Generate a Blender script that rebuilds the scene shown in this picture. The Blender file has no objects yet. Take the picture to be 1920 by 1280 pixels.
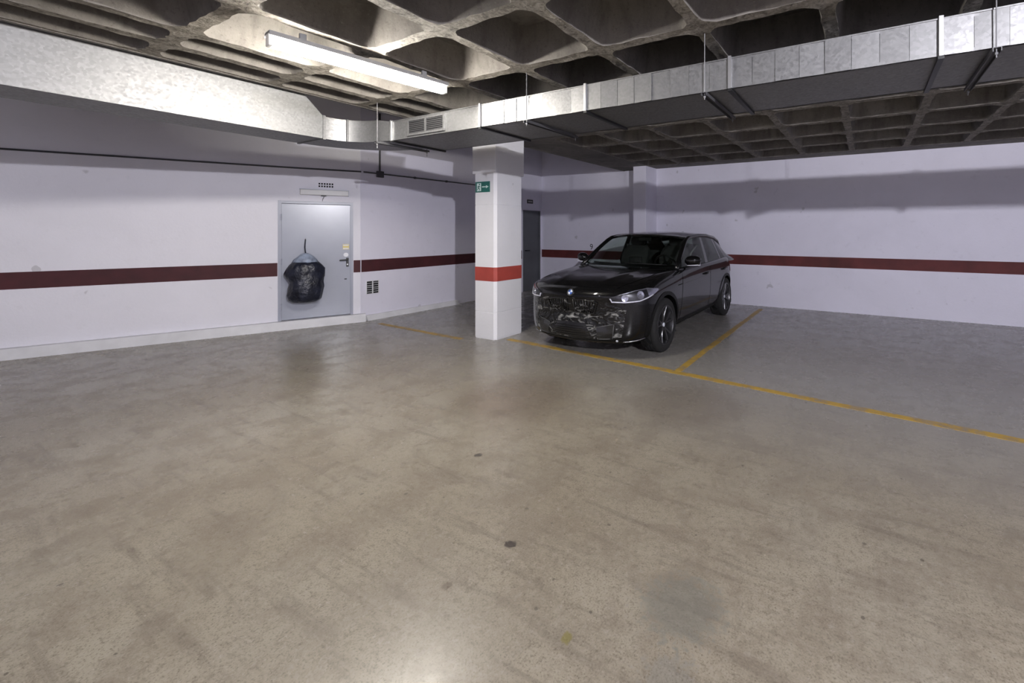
import bpy, bmesh, math, random
from mathutils import Vector, Matrix, noise
from mathutils.bvhtree import BVHTree

random.seed(7)
scene = bpy.context.scene
col = scene.collection
PI = math.pi

# ------------------------------------------------------------------ camera
cam_d = bpy.data.cameras.new('camera')
cam = bpy.data.objects.new('camera', cam_d)
col.objects.link(cam)
cam.location = (0, 0, 1.55)
cam.rotation_euler = (PI / 2, 0, math.radians(27.61))
cam_d.sensor_width = 36.0
cam_d.lens = 810.68 / 1920 * 36
cam_d.shift_x = -240 / 1920          # the photograph is an off-centre crop
cam_d.shift_y = -209 / 1920
cam_d.clip_start = 0.02
scene.camera = cam

# ------------------------------------------------------------------ world, exposure
world = bpy.data.worlds.new('world')
scene.world = world
world.use_nodes = True
wb = world.node_tree.nodes['Background']
wb.inputs[0].default_value = (0.55, 0.55, 0.6, 1)
wb.inputs[1].default_value = 0.02
vs = scene.view_settings
vs.view_transform = 'Standard'
vs.look = 'None'
vs.gamma = 1
vs.use_curve_mapping = False
vs.exposure = 1.80
scene.cycles.use_denoising = True
scene.cycles.max_bounces = 6
scene.cycles.diffuse_bounces = 4
scene.cycles.glossy_bounces = 3
scene.cycles.transparent_max_bounces = 8
scene.cycles.adaptive_threshold = 0.04

LAMP_TUBE = 60.0      # emission of the visible tube lamp
LAMP_ROUND = 7200.0    # emission of the small round lamp behind the photographer
LAMP_FILL = 34.0      # emission of the unseen fill tube added behind the photographer

# ------------------------------------------------------------------ room dimensions (metres)
ZC = 2.95             # underside of ceiling ribs
XA = -7.62            # left wall
YB = 8.95             # back wall
XR = 6.26             # right wall
YF = -5.25            # wall behind the photographer
XE = -5.08            # edge of the waffle slab
ZT = 4.1              # ceiling of the tall strip along the left wall

# ------------------------------------------------------------------ materials
def new_mat(name):
    m = bpy.data.materials.new(name)
    m.use_nodes = True
    nt = m.node_tree
    return m, nt, nt.nodes['Principled BSDF']

def simple(name, c, rough=0.5, metal=0.0, coat=0.0, spec=0.5, emit=None, var=0.0, vscale=12.0, bump=0.0, bscale=60.0):
    m, nt, b = new_mat(name)
    b.inputs['Base Color'].default_value = (*c, 1)
    b.inputs['Roughness'].default_value = rough
    b.inputs['Metallic'].default_value = metal
    b.inputs['Coat Weight'].default_value = coat
    b.inputs['Coat Roughness'].default_value = 0.06
    b.inputs['Specular IOR Level'].default_value = spec
    if emit:
        b.inputs['Emission Color'].default_value = (*emit[0], 1)
        b.inputs['Emission Strength'].default_value = emit[1]
    if var or bump:
        geo = nt.nodes.new('ShaderNodeNewGeometry')
    if var:
        n = nt.nodes.new('ShaderNodeTexNoise'); n.inputs['Scale'].default_value = vscale
        n.inputs['Detail'].default_value = 5
        nt.links.new(geo.outputs['Position'], n.inputs['Vector'])
        r = nt.nodes.new('ShaderNodeValToRGB')
        r.color_ramp.elements[0].position = 0.3; r.color_ramp.elements[1].position = 0.7
        r.color_ramp.elements[0].color = (*[x * (1 - var) for x in c], 1)
        r.color_ramp.elements[1].color = (*[min(1, x * (1 + var)) for x in c], 1)
        nt.links.new(n.outputs['Fac'], r.inputs['Fac'])
        nt.links.new(r.outputs['Color'], b.inputs['Base Color'])
    if bump:
        n2 = nt.nodes.new('ShaderNodeTexNoise'); n2.inputs['Scale'].default_value = bscale
        n2.inputs['Detail'].default_value = 6
        nt.links.new(geo.outputs['Position'], n2.inputs['Vector'])
        bp = nt.nodes.new('ShaderNodeBump'); bp.inputs['Strength'].default_value = bump
        bp.inputs['Distance'].default_value = 0.02
        nt.links.new(n2.outputs['Fac'], bp.inputs['Height'])
        nt.links.new(bp.outputs['Normal'], b.inputs['Normal'])
    return m

class NT:
    """tiny helper for node graphs"""
    def __init__(s, nt):
        s.nt = nt
    def n(s, kind, **kw):
        k = s.nt.nodes.new(kind)
        for a, v in kw.items():
            setattr(k, a, v)
        return k
    def l(s, a, b):
        s.nt.links.new(a, b)
    def noise(s, vec, scale, detail=4, rough=0.5, dist=0.0):
        k = s.n('ShaderNodeTexNoise')
        k.inputs['Scale'].default_value = scale
        k.inputs['Detail'].default_value = detail
        k.inputs['Roughness'].default_value = rough
        k.inputs['Distortion'].default_value = dist
        s.l(vec, k.inputs['Vector'])
        return k.outputs['Fac']
    def ramp(s, fac, stops):
        r = s.n('ShaderNodeValToRGB')
        e = r.color_ramp.elements
        while len(e) < len(stops):
            e.new(0.5)
        for i, (p, c) in enumerate(stops):
            e[i].position = p
            e[i].color = (*c, 1) if len(c) == 3 else c
        s.l(fac, r.inputs['Fac'])
        return r.outputs['Color']
    def mapr(s, v, a, b, c=0.0, d=1.0):
        m = s.n('ShaderNodeMapRange')
        m.inputs[1].default_value = a; m.inputs[2].default_value = b
        m.inputs[3].default_value = c; m.inputs[4].default_value = d
        s.l(v, m.inputs[0])
        return m.outputs[0]
    def math(s, op, a, b=None):
        m = s.n('ShaderNodeMath', operation=op)
        for i, v in enumerate((a, b)):
            if v is None: continue
            if isinstance(v, (int, float)): m.inputs[i].default_value = v
            else: s.l(v, m.inputs[i])
        return m.outputs[0]
    def mix(s, fac, a, b, mode='MIX'):
        m = s.n('ShaderNodeMix', data_type='RGBA', blend_type=mode)
        if isinstance(fac, (int, float)): m.inputs[0].default_value = fac
        else: s.l(fac, m.inputs[0])
        for i, v in ((6, a), (7, b)):
            if isinstance(v, tuple): m.inputs[i].default_value = (*v, 1)
            else: s.l(v, m.inputs[i])
        return m.outputs[2]
    def vec(s, v, scale=(1, 1, 1), loc=(0, 0, 0), rot=(0, 0, 0)):
        m = s.n('ShaderNodeMapping')
        m.inputs['Scale'].default_value = scale
        m.inputs['Location'].default_value = loc
        m.inputs['Rotation'].default_value = rot
        s.l(v, m.inputs['Vector'])
        return m.outputs[0]
    def bump(s, h, strength, dist=0.01):
        b = s.n('ShaderNodeBump')
        b.inputs['Strength'].default_value = strength
        b.inputs['Distance'].default_value = dist
        s.l(h, b.inputs['Height'])
        return b.outputs[0]

def mat_floor():
    m, nt, b = new_mat('polished_concrete_floor')
    t = NT(nt)
    P = t.n('ShaderNodeNewGeometry').outputs['Position']
    big = t.noise(P, 0.75, 5, 0.6, 0.2)
    mid = t.noise(P, 3.6, 8, 0.68, 0.15)
    fine = t.noise(P, 30, 7, 0.72)
    grit = t.noise(P, 120, 4, 0.7)
    c = t.ramp(big, [(0.30, (0.252, 0.216, 0.162)), (0.50, (0.302, 0.268, 0.209)), (0.72, (0.332, 0.304, 0.248))])
    c = t.mix(t.mapr(mid, 0.42, 0.70, 0, 0.75), c, (0.185, 0.150, 0.115))
    c = t.mix(t.mapr(fine, 0.5, 0.70, 0, 0.75), c, (0.165, 0.135, 0.105))
    c = t.mix(t.mapr(fine, 0.47, 0.30, 0, 0.6), c, (0.34, 0.305, 0.26))
    c = t.mix(t.mapr(grit, 0.54, 0.70, 0, 0.8), c, (0.11, 0.092, 0.07))
    c = t.mix(t.mapr(grit, 0.45, 0.30, 0, 0.6), c, (0.36, 0.325, 0.275))
    # trowel / tyre marks: streaks stretched along the lane
    sv = t.vec(P, (0.55, 5.5, 1), rot=(0, 0, 0.35))
    st = t.noise(sv, 2.2, 7, 0.68, 0.25)
    c = t.mix(t.mapr(st, 0.53, 0.72, 0, 0.6), c, (0.135, 0.11, 0.088))
    # greyer worn bay surface beyond the yellow line
    sep = t.n('ShaderNodeSeparateXYZ'); t.l(P, sep.inputs[0])
    yy = t.math('ADD', sep.outputs['Y'], t.math('MULTIPLY', mid, 1.0))
    c = t.mix(t.mapr(yy, 3.3, 5.2, 0, 0.75), c, (0.31, 0.30, 0.288))
    # scattered specks
    v = t.n('ShaderNodeTexVoronoi', voronoi_dimensions='2D'); v.inputs['Scale'].default_value = 4.2
    t.l(P, v.inputs['Vector'])
    vc = t.n('ShaderNodeSeparateColor'); t.l(v.outputs['Color'], vc.inputs[0])
    rad = t.mapr(vc.outputs[0], 0.40, 1.0, 0.0, 0.075)
    spk = t.math('LESS_THAN', t.math('ADD', v.outputs['Distance'], t.math('MULTIPLY', t.math('SUBTRACT', fine, 0.3), 0.16)), rad)
    c = t.mix(t.math('MULTIPLY', spk, 0.6), c, (0.065, 0.055, 0.045))
    # single stains (position, radius, colour)
    for (sx, sy, sr, sc, am) in [(-1.553, 1.595, 0.030, (0.055, 0.045, 0.04), 0.9), (-2.366, 2.123, 0.026, (0.07, 0.06, 0.05), 0.9),
                                 (-1.007, 1.327, 0.022, (0.20, 0.17, 0.06), 0.8), (-0.67, 1.66, 0.17, (0.12, 0.128, 0.120), 0.42),
                                 (-0.60, 1.36, 0.10, (0.14, 0.146, 0.146), 0.32), (-2.9, 3.05, 0.55, (0.15, 0.115, 0.085), 0.5),
                                 (-1.62, 1.28, 0.022, (0.12, 0.09, 0.07), 0.7), (-1.4, 3.6, 0.5, (0.17, 0.14, 0.115), 0.45)]:
        d = t.n('ShaderNodeVectorMath', operation='DISTANCE')
        t.l(P, d.inputs[0]); d.inputs[1].default_value = (sx, sy, 0)
        dd = t.math('ADD', d.outputs['Value'], t.math('MULTIPLY', t.math('SUBTRACT', fine, 0.5), sr * 3.2))
        c = t.mix(t.mapr(dd, sr * 1.1, sr * 0.75, 0, am), c, sc)
    t.l(c, b.inputs['Base Color'])
    rr = t.mapr(mid, 0.3, 0.7, 0.17, 0.36)
    t.l(rr, b.inputs['Roughness'])
    b.inputs['Specular IOR Level'].default_value = 0.5
    h = t.math('ADD', t.math('MULTIPLY', fine, 0.5), mid)
    t.l(t.bump(h, 0.05, 0.010), b.inputs['Normal'])
    return m

def mat_wall(name, base, dirt=0.12):
    m, nt, b = new_mat(name)
    t = NT(nt)
    P = t.n('ShaderNodeNewGeometry').outputs['Position']
    big = t.noise(P, 1.1, 5, 0.6, 0.4)
    fine = t.noise(P, 9, 7, 0.65)
    spots = t.noise(P, 4.2, 2, 0.5)
    c = t.mix(t.mapr(big, 0.35, 0.7, 0, 0.5), tuple(base), tuple(x * 0.88 for x in base))
    c = t.mix(t.mapr(fine, 0.60, 0.76, 0, dirt * 2), c, tuple(x * 0.6 for x in base))
    c = t.mix(t.mapr(spots, 0.735, 0.76, 0, 0.35), c, (0.2, 0.19, 0.19))
    t.l(c, b.inputs['Base Color'])
    b.inputs['Roughness'].default_value = 0.62
    t.l(t.bump(t.noise(P, 34, 5, 0.6), 0.18, 0.008), b.inputs['Normal'])
    return m

def mat_concrete():
    m, nt, b = new_mat('raw_concrete')
    t = NT(nt)
    g = t.n('ShaderNodeNewGeometry')
    P = g.outputs['Position']
    big = t.noise(P, 1.4, 5, 0.6, 0.3)
    streak = t.noise(t.vec(P, (7, 7, 0.8)), 1.6, 4, 0.55)
    fine = t.noise(P, 40, 6, 0.7)
    c = t.ramp(big, [(0.3, (0.105, 0.095, 0.085)), (0.5, (0.165, 0.152, 0.138)), (0.72, (0.235, 0.220, 0.198))])
    c = t.mix(t.mapr(streak, 0.50, 0.75, 0, 0.55), c, (0.070, 0.063, 0.056))
    c = t.mix(t.mapr(fine, 0.56, 0.70, 0, 0.6), c, (0.065, 0.056, 0.048))
    c = t.mix(t.mapr(fine, 0.42, 0.30, 0, 0.4), c, (0.27, 0.255, 0.23))
    t.l(c, b.inputs['Base Color'])
    b.inputs['Roughness'].default_value = 0.85
    t.l(t.bump(fine, 0.45, 0.012), b.inputs['Normal'])
    return m

def mat_rib():
    m, nt, b = new_mat('rough_rib_concrete')
    t = NT(nt)
    P = t.n('ShaderNodeNewGeometry').outputs['Position']
    a = t.noise(P, 14, 7, 0.72, 0.8)
    f = t.noise(P, 55, 5, 0.7)
    k = t.math('ADD', t.math('MULTIPLY', a, 0.65), t.math('MULTIPLY', f, 0.35))
    c = t.ramp(k, [(0.36, (0.045, 0.038, 0.030)), (0.45, (0.15, 0.132, 0.11)), (0.54, (0.26, 0.238, 0.205)), (0.66, (0.40, 0.37, 0.32))])
    t.l(c, b.inputs['Base Color'])
    b.inputs['Roughness'].default_value = 0.9
    t.l(t.bump(k, 0.9, 0.02), b.inputs['Normal'])
    return m

def mat_galv():
    m, nt, b = new_mat('galvanised_sheet')
    t = NT(nt)
    P = t.n('ShaderNodeNewGeometry').outputs['Position']
    v = t.n('ShaderNodeTexVoronoi'); v.inputs['Scale'].default_value = 60
    t.l(P, v.inputs['Vector'])
    sc = t.n('ShaderNodeSeparateColor'); t.l(v.outputs['Color'], sc.inputs[0])
    c = t.ramp(sc.outputs[0], [(0, (0.215, 0.215, 0.218)), (1, (0.265, 0.265, 0.268))])
    c = t.mix(t.mapr(t.noise(P, 3, 4), 0.4, 0.75, 0, 0.3), c, (0.27, 0.27, 0.27))
    t.l(c, b.inputs['Base Color'])
    b.inputs['Metallic'].default_value = 0.8
    t.l(t.mapr(sc.outputs[1], 0, 1, 0.46, 0.60), b.inputs['Roughness'])
    return m

def mat_line():
    m, nt, b = new_mat('worn_yellow_paint')
    t = NT(nt)
    P = t.n('ShaderNodeNewGeometry').outputs['Position']
    w = t.noise(P, 5, 7, 0.7, 0.6)
    f = t.noise(P, 30, 5, 0.7)
    k = t.math('ADD', t.math('MULTIPLY', w, 0.7), t.math('MULTIPLY', f, 0.3))
    c = t.mix(t.mapr(w, 0.35, 0.65), (0.52, 0.34, 0.06), (0.42, 0.26, 0.05))
    c = t.mix(t.mapr(k, 0.50, 0.60, 0, 0.85), c, (0.27, 0.235, 0.19))
    t.l(c, b.inputs['Base Color'])
    b.inputs['Roughness'].default_value = 0.5
    return m

def mat_wrap():
    """bumper film: black gloss, crumpled, with dusty pale scuffs"""
    m, nt, b = new_mat('scuffed_black_film')
    t = NT(nt)
    P = t.n('ShaderNodeNewGeometry').outputs['Position']
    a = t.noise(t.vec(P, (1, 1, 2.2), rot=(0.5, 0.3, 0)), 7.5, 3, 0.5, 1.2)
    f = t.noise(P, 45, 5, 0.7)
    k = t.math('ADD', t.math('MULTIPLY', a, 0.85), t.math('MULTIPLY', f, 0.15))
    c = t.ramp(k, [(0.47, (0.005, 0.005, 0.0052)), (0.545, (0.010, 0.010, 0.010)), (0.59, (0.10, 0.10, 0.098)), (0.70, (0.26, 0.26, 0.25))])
    t.l(c, b.inputs['Base Color'])
    b.inputs['Roughness'].default_value = 0.2
    h = t.noise(P, 9, 3, 0.5, 1.0)
    t.l(t.bump(h, 0.8, 0.03), b.inputs['Normal'])
    return m

def mat_glass(name, tint, refl=1.0):
    m = bpy.data.materials.new(name); m.use_nodes = True
    nt = m.node_tree; nt.nodes.clear()
    t = NT(nt)
    o = t.n('ShaderNodeOutputMaterial')
    tr = t.n('ShaderNodeBsdfTransparent'); tr.inputs[0].default_value = (*tint, 1)
    gl = t.n('ShaderNodeBsdfGlossy'); gl.inputs['Roughness'].default_value = 0.02
    fr = t.n('ShaderNodeFresnel'); fr.inputs[0].default_value = 1.45
    mx = t.n('ShaderNodeMixShader')
    bf = t.n('ShaderNodeNewGeometry').outputs['Backfacing']
    t.l(t.math('MULTIPLY', t.math('MULTIPLY', fr.outputs[0], refl), t.math('SUBTRACT', 1.0, bf)), mx.inputs[0])
    t.l(tr.outputs[0], mx.inputs[1]); t.l(gl.outputs[0], mx.inputs[2])
    t.l(mx.outputs[0], o.inputs[0])
    return m

M = {}
M['floor'] = mat_floor()
M['wall'] = mat_wall('white_wall_paint', (0.80, 0.785, 0.90))
M['wall_door'] = mat_wall('white_door_wall_paint', (0.80, 0.79, 0.86), 0.06)
M['column'] = mat_wall('white_column_paint', (0.755, 0.755, 0.79), 0.06)
M['concrete'] = mat_concrete()
M['galv'] = mat_galv()
M['rib'] = mat_rib()
M['line'] = mat_line()
M['wrap'] = mat_wrap()
M['maroon'] = simple('maroon_band_paint', (0.060, 0.011, 0.015), 0.7, var=0.25, vscale=4)
M['maroon_back'] = simple('dark_red_band_paint', (0.115, 0.021, 0.021), 0.7, var=0.3, vscale=3)
M['red'] = simple('brick_red_band_paint', (0.36, 0.056, 0.043), 0.6, var=0.12, vscale=6)
M['curb'] = simple('white_kerb_paint', (0.70, 0.70, 0.73), 0.6, var=0.08, vscale=5)
M['door'] = simple('pale_grey_door_paint', (0.37, 0.39, 0.46), 0.24, var=0.03, vscale=3)
M['door_frame'] = simple('blue_grey_frame_paint', (0.34, 0.355, 0.43), 0.35)
M['dark_door'] = simple('dark_grey_door_paint', (0.105, 0.11, 0.125), 0.5, var=0.15, vscale=2)
M['black'] = simple('black_plastic', (0.012, 0.012, 0.013), 0.4)
M['dark_hole'] = simple('dark_cavity', (0.01, 0.009, 0.011), 0.9)
M['steel'] = simple('zinc_steel', (0.55, 0.55, 0.56), 0.4, 0.9)
M['rod_steel'] = simple('dull_rod_steel', (0.22, 0.22, 0.23), 0.5, 0.6)
M['dark_steel'] = simple('dark_steel', (0.09, 0.09, 0.095), 0.5, 0.4)
M['conduit'] = simple('dark_conduit', (0.06, 0.06, 0.068), 0.55)
M['yellow'] = simple('yellow_sticker', (0.72, 0.60, 0.22), 0.5)
M['paper'] = simple('white_sticker', (0.82, 0.83, 0.88), 0.5)
M['diffuser_off'] = simple('unlit_diffuser', (0.52, 0.51, 0.50), 0.35, var=0.06, vscale=6)
M['luminaire'] = simple('white_luminaire_body', (0.78, 0.78, 0.74), 0.4)
M['lamp_tray'] = simple('grey_lamp_tray', (0.22, 0.22, 0.22), 0.6)
M['tube'] = simple('lit_diffuser', (0.9, 0.9, 0.88), 0.4, emit=((1.0, 0.95, 0.86), LAMP_TUBE))
M['tube_rear'] = simple('lit_rear_diffuser', (0.9, 0.9, 0.9), 0.4, emit=((0.97, 0.96, 1.0), LAMP_FILL))
M['bulb'] = simple('lit_globe', (0.9, 0.9, 0.9), 0.4, emit=((0.94, 0.93, 1.0), LAMP_ROUND))
M['green'] = simple('exit_green', (0.022, 0.135, 0.115), 0.4, var=0.2, vscale=20)
M['sign_white'] = simple('sign_pictogram', (0.62, 0.76, 0.74), 0.45)
M['ink'] = simple('stencil_ink', (0.05, 0.048, 0.05), 0.7)
M['paint'] = simple('black_car_paint', (0.0045, 0.0045, 0.0048), 0.25, coat=0.75, spec=0.08)
M['trim'] = simple('black_car_trim', (0.006, 0.006, 0.006), 0.5, spec=0.25)
M['gloss_black'] = simple('gloss_black_grille', (0.006, 0.006, 0.006), 0.2, coat=0.6)
M['rubber'] = simple('tyre_rubber', (0.012, 0.012, 0.012), 0.8, bump=0.2, bscale=80)
M['rim'] = simple('dark_alloy', (0.095, 0.095, 0.10), 0.3, 0.85)
M['disc'] = simple('brake_disc', (0.22, 0.22, 0.22), 0.35, 0.9)
M['chrome'] = simple('bright_metal', (0.72, 0.73, 0.76), 0.16, 1.0)
M['lamp_inner'] = simple('lamp_reflector', (0.50, 0.51, 0.56), 0.25, 0.8)
M['lamp_dark'] = simple('lamp_bezel', (0.02, 0.02, 0.022), 0.3)
M['drl'] = simple('lamp_light_guide', (0.78, 0.78, 0.85), 0.25)
M['emb_blue'] = simple('emblem_blue', (0.03, 0.10, 0.42), 0.3)
M['emb_white'] = simple('emblem_white', (0.75, 0.78, 0.85), 0.3)
M['seat'] = simple('dark_seat_fabric', (0.016, 0.016, 0.017), 0.8)
M['belt'] = simple('seat_belt_webbing', (0.22, 0.22, 0.22), 0.6)
M['glass'] = mat_glass('tinted_car_glass', (0.86, 0.90, 0.87), 0.8)
M['glass_dark'] = mat_glass('privacy_glass', (0.50, 0.54, 0.51), 0.9)
M['lens'] = mat_glass('clear_lamp_lens', (0.93, 0.93, 0.95), 0.9)
M['bag'] = simple('dark_blue_black_sheet', (0.012, 0.014, 0.026), 0.32, var=0.5, vscale=9, bump=0.9, bscale=16)
M['bag_pale'] = simple('pale_blue_sheet', (0.30, 0.35, 0.46), 0.35, var=0.4, vscale=14, bump=0.5, bscale=30)

# ------------------------------------------------------------------ mesh helpers
class MB:
    def __init__(s):
        s.v = []; s.f = []
    def add(s, vs, fs):
        o = len(s.v)
        s.v += [tuple(p) for p in vs]
        s.f += [tuple(i + o for i in f) for f in fs]
        return s
    def box(s, a, b):
        x0, y0, z0 = a; x1, y1, z1 = b
        return s.add([(x0, y0, z0), (x1, y0, z0), (x1, y1, z0), (x0, y1, z0), (x0, y0, z1), (x1, y0, z1), (x1, y1, z1), (x0, y1, z1)],
                     [(0, 3, 2, 1), (4, 5, 6, 7), (0, 1, 5, 4), (1, 2, 6, 5), (2, 3, 7, 6), (3, 0, 4, 7)])
    def bbox(s, a, b, ch=0.006):
        """box with chamfered edges"""
        bm = bmesh.new()
        bmesh.ops.create_cube(bm, size=1)
        for v in bm.verts:
            v.co = Vector(((a[0] + b[0]) / 2 + v.co.x * (b[0] - a[0]), (a[1] + b[1]) / 2 + v.co.y * (b[1] - a[1]), (a[2] + b[2]) / 2 + v.co.z * (b[2] - a[2])))
        bmesh.ops.bevel(bm, geom=bm.edges[:], offset=ch, segments=2, affect='EDGES', profile=0.5)
        bm.verts.index_update()
        s.add([v.co[:] for v in bm.verts], [[v.index for v in f.verts] for f in bm.faces])
        bm.free()
        return s
    def obox(s, o, ex, ey, ez, a, b, ch=0):
        """box in a local frame o + x*ex + y*ey + z*ez"""
        t = MB()
        (t.bbox(a, b, ch) if ch else t.box(a, b))
        o, ex, ey, ez = Vector(o), Vector(ex), Vector(ey), Vector(ez)
        return s.add([(o + ex * p[0] + ey * p[1] + ez * p[2])[:] for p in t.v], t.f)
    def cyl(s, p0, p1, r, n=12, r1=None, cap=True):
        p0, p1 = Vector(p0), Vector(p1); r1 = r if r1 is None else r1
        d = (p1 - p0).normalized()
        a = d.orthogonal().normalized(); b = d.cross(a)
        vs = []
        for p, rr in ((p0, r), (p1, r1)):
            for i in range(n):
                t = 2 * PI * i / n
                vs.append((p + a * math.cos(t) * rr + b * math.sin(t) * rr)[:])
        fs = [(i, (i + 1) % n, n + (i + 1) % n, n + i) for i in range(n)]
        if cap:
            fs += [tuple(reversed(range(n))), tuple(range(n, 2 * n))]
        return s.add(vs, fs)
    def loops(s, L, closed=True, cap0=True, cap1=True):
        """loft through loops of equal length"""
        n = len(L[0]); vs = [p for l in L for p in l]; fs = []
        for k in range(len(L) - 1):
            for i in range(n if closed else n - 1):
                j = (i + 1) % n
                fs.append((k * n + i, k * n + j, (k + 1) * n + j, (k + 1) * n + i))
        if closed and cap0: fs.append(tuple(reversed(range(n))))
        if closed and cap1: fs.append(tuple(range((len(L) - 1) * n, len(L) * n)))
        return s.add(vs, fs)
    def tube(s, pts, r, n=8, ry=None):
        pts = [Vector(p) for p in pts]; L = []
        ry = r if ry is None else ry
        for i, p in enumerate(pts):
            d = (pts[min(i + 1, len(pts) - 1)] - pts[max(i - 1, 0)]).normalized()
            up = Vector((0, 0, 1)) if abs(d.z) < 0.95 else Vector((1, 0, 0))
            a = d.cross(up).normalized(); b = a.cross(d)
            L.append([(p + a * math.cos(2 * PI * k / n) * r + b * math.sin(2 * PI * k / n) * ry)[:] for k in range(n)])
        return s.loops(L)
    def shell(s, P, N, th):
        """P, N: 2-D lists of points and outward normals; closed slab th thick (inwards)"""
        nu, nv = len(P), len(P[0]); vs = []; fs = []
        for u in range(nu):
            for v in range(nv):
                vs.append(tuple(P[u][v]))
        for u in range(nu):
            for v in range(nv):
                vs.append(tuple(Vector(P[u][v]) - Vector(N[u][v]) * th))
        I = lambda u, v, k: k * nu * nv + u * nv + v
        for u in range(nu - 1):
            for v in range(nv - 1):
                fs.append((I(u, v, 0), I(u + 1, v, 0), I(u + 1, v + 1, 0), I(u, v + 1, 0)))
                fs.append((I(u, v, 1), I(u, v + 1, 1), I(u + 1, v + 1, 1), I(u + 1, v, 1)))
        for u in range(nu - 1):
            fs.append((I(u, 0, 0), I(u, 0, 1), I(u + 1, 0, 1), I(u + 1, 0, 0)))
            fs.append((I(u, nv - 1, 0), I(u + 1, nv - 1, 0), I(u + 1, nv - 1, 1), I(u, nv - 1, 1)))
        for v in range(nv - 1):
            fs.append((I(0, v, 0), I(0, v + 1, 0), I(0, v + 1, 1), I(0, v, 1)))
            fs.append((I(nu - 1, v, 0), I(nu - 1, v, 1), I(nu - 1, v + 1, 1), I(nu - 1, v + 1, 0)))
        return s.add(vs, fs)
    def mesh(s, name, mat, off=(0, 0, 0), smooth=False, angle=None):
        me = bpy.data.meshes.new(name)
        me.from_pydata([(p[0] - off[0], p[1] - off[1], p[2] - off[2]) for p in s.v], [], s.f)
        bm = bmesh.new(); bm.from_mesh(me)
        bmesh.ops.recalc_face_normals(bm, faces=bm.faces[:])
        bm.to_mesh(me); bm.free()
        if mat: me.materials.append(M[mat])
        if smooth:
            for p in me.polygons: p.use_smooth = True
            if angle:
                me.set_sharp_from_angle(angle=math.radians(angle))
        return me

ORIG = {}
def obj(name, me, parent=None, loc=(0, 0, 0)):
    o = bpy.data.objects.new(name, me)
    col.objects.link(o)
    o.location = loc
    if parent is not None: o.parent = parent
    return o
def tag(o, label=None, cat=None, group=None, kind=None):
    if label: o['label'] = label
    if cat: o['category'] = cat
    if group: o['group'] = group
    if kind: o['kind'] = kind
    return o
def thing(name, loc, label, cat, group=None, kind=None):
    return tag(obj(name, None, None, loc), label, cat, group, kind)
def worldloc(o):
    v = Vector((0, 0, 0))
    while o is not None:
        v += o.location; o = o.parent
    return v
def part(name, mb, mat, parent, smooth=False, angle=None, label=None):
    """child mesh from WORLD coordinates, parent unrotated"""
    o = obj(name, mb.mesh(name, mat, worldloc(parent), smooth, angle), parent)
    if label: o['label'] = label
    return o
def solo(name, mb, mat, label, cat, loc, group=None, smooth=False, angle=None):
    o = obj(name, mb.mesh(name, mat, loc, smooth, angle), None, loc)
    return tag(o, label, cat, group)
def struct(name, mb, mat, label=None, smooth=False, angle=None):
    o = obj(name, mb.mesh(name, mat, (0, 0, 0), smooth, angle))
    o['kind'] = 'structure'
    if label: o['label'] = label
    return o

# ================================================================== SETTING
# door-wall frame: oblique wall left of the corner
KX, KY = XA, 4.335
DA = math.radians(25.5)
DE = Vector((-math.sin(DA), -math.cos(DA), 0))     # along the wall, away from the corner
DN = Vector((math.cos(DA), -math.sin(DA), 0))      # into the room
DO = Vector((KX, KY, 0))
UP = Vector((0, 0, 1))
def dbox(mb, s0, s1, n0, n1, z0, z1, ch=0):
    return mb.obox(DO, DE, DN, UP, (s0, n0, z0), (s1, n1, z1), ch)
def dpt(s, n, z):
    return (DO + DE * s + DN * n + UP * z)

DWL = 10.6
dend = dpt(DWL, 0, 0)
# floor
b = MB(); b.add([(-12.5, YF - 0.3, 0), (XR + 0.3, YF - 0.3, 0), (XR + 0.3, YB + 0.3, 0), (-12.5, YB + 0.3, 0),
                 (-12.5, YF - 0.3, -0.2), (XR + 0.3, YF - 0.3, -0.2), (XR + 0.3, YB + 0.3, -0.2), (-12.5, YB + 0.3, -0.2)],
                [(0, 1, 2, 3), (7, 6, 5, 4), (0, 4, 5, 1), (1, 5, 6, 2), (2, 6, 7, 3), (3, 7, 4, 0)])
struct('floor', b, 'floor', 'polished brown-grey concrete garage floor with scuffs and stains')

# walls
b = MB(); b.box((XA - 0.2, KY - 0.02, 0), (XA, 8.27, ZT)); b.box((XA - 0.2, 8.27, 2.03), (XA, 8.86, ZT)); b.box((XA - 0.2, 8.86, 0), (XA, YB, ZT))
wall_left = struct('wall_left', b, 'wall', 'white painted left wall behind the column')
b = MB()
dbox(b, 0, 0.125, -0.2, 0, 0, ZT); dbox(b, 0.125, 1.10, -0.2, 0, 2.01, ZT); dbox(b, 1.10, DWL, -0.2, 0, 0, ZT); dbox(b, 0.125, 1.10, -0.2, 0, 0, 0.125)
wall_door = struct('wall_corner', b, 'wall_door', 'white oblique wall around the pale grey metal door')
b = MB(); b.box((XA - 0.2, YB, 0), (XR, YB + 0.2, ZT))
wall_back = struct('wall_back', b, 'wall', 'white painted back wall behind the black car')
b = MB(); b.box((XR, YF, 0), (XR + 0.2, YB + 0.2, ZT))
struct('wall_right', b, 'wall', 'white painted side wall of the garage')
b = MB(); b.box((-12.5, YF - 0.2, 0), (XR + 0.2, YF, ZT))
struct('wall_front', b, 'wall', 'white painted wall behind the photographer')

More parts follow.
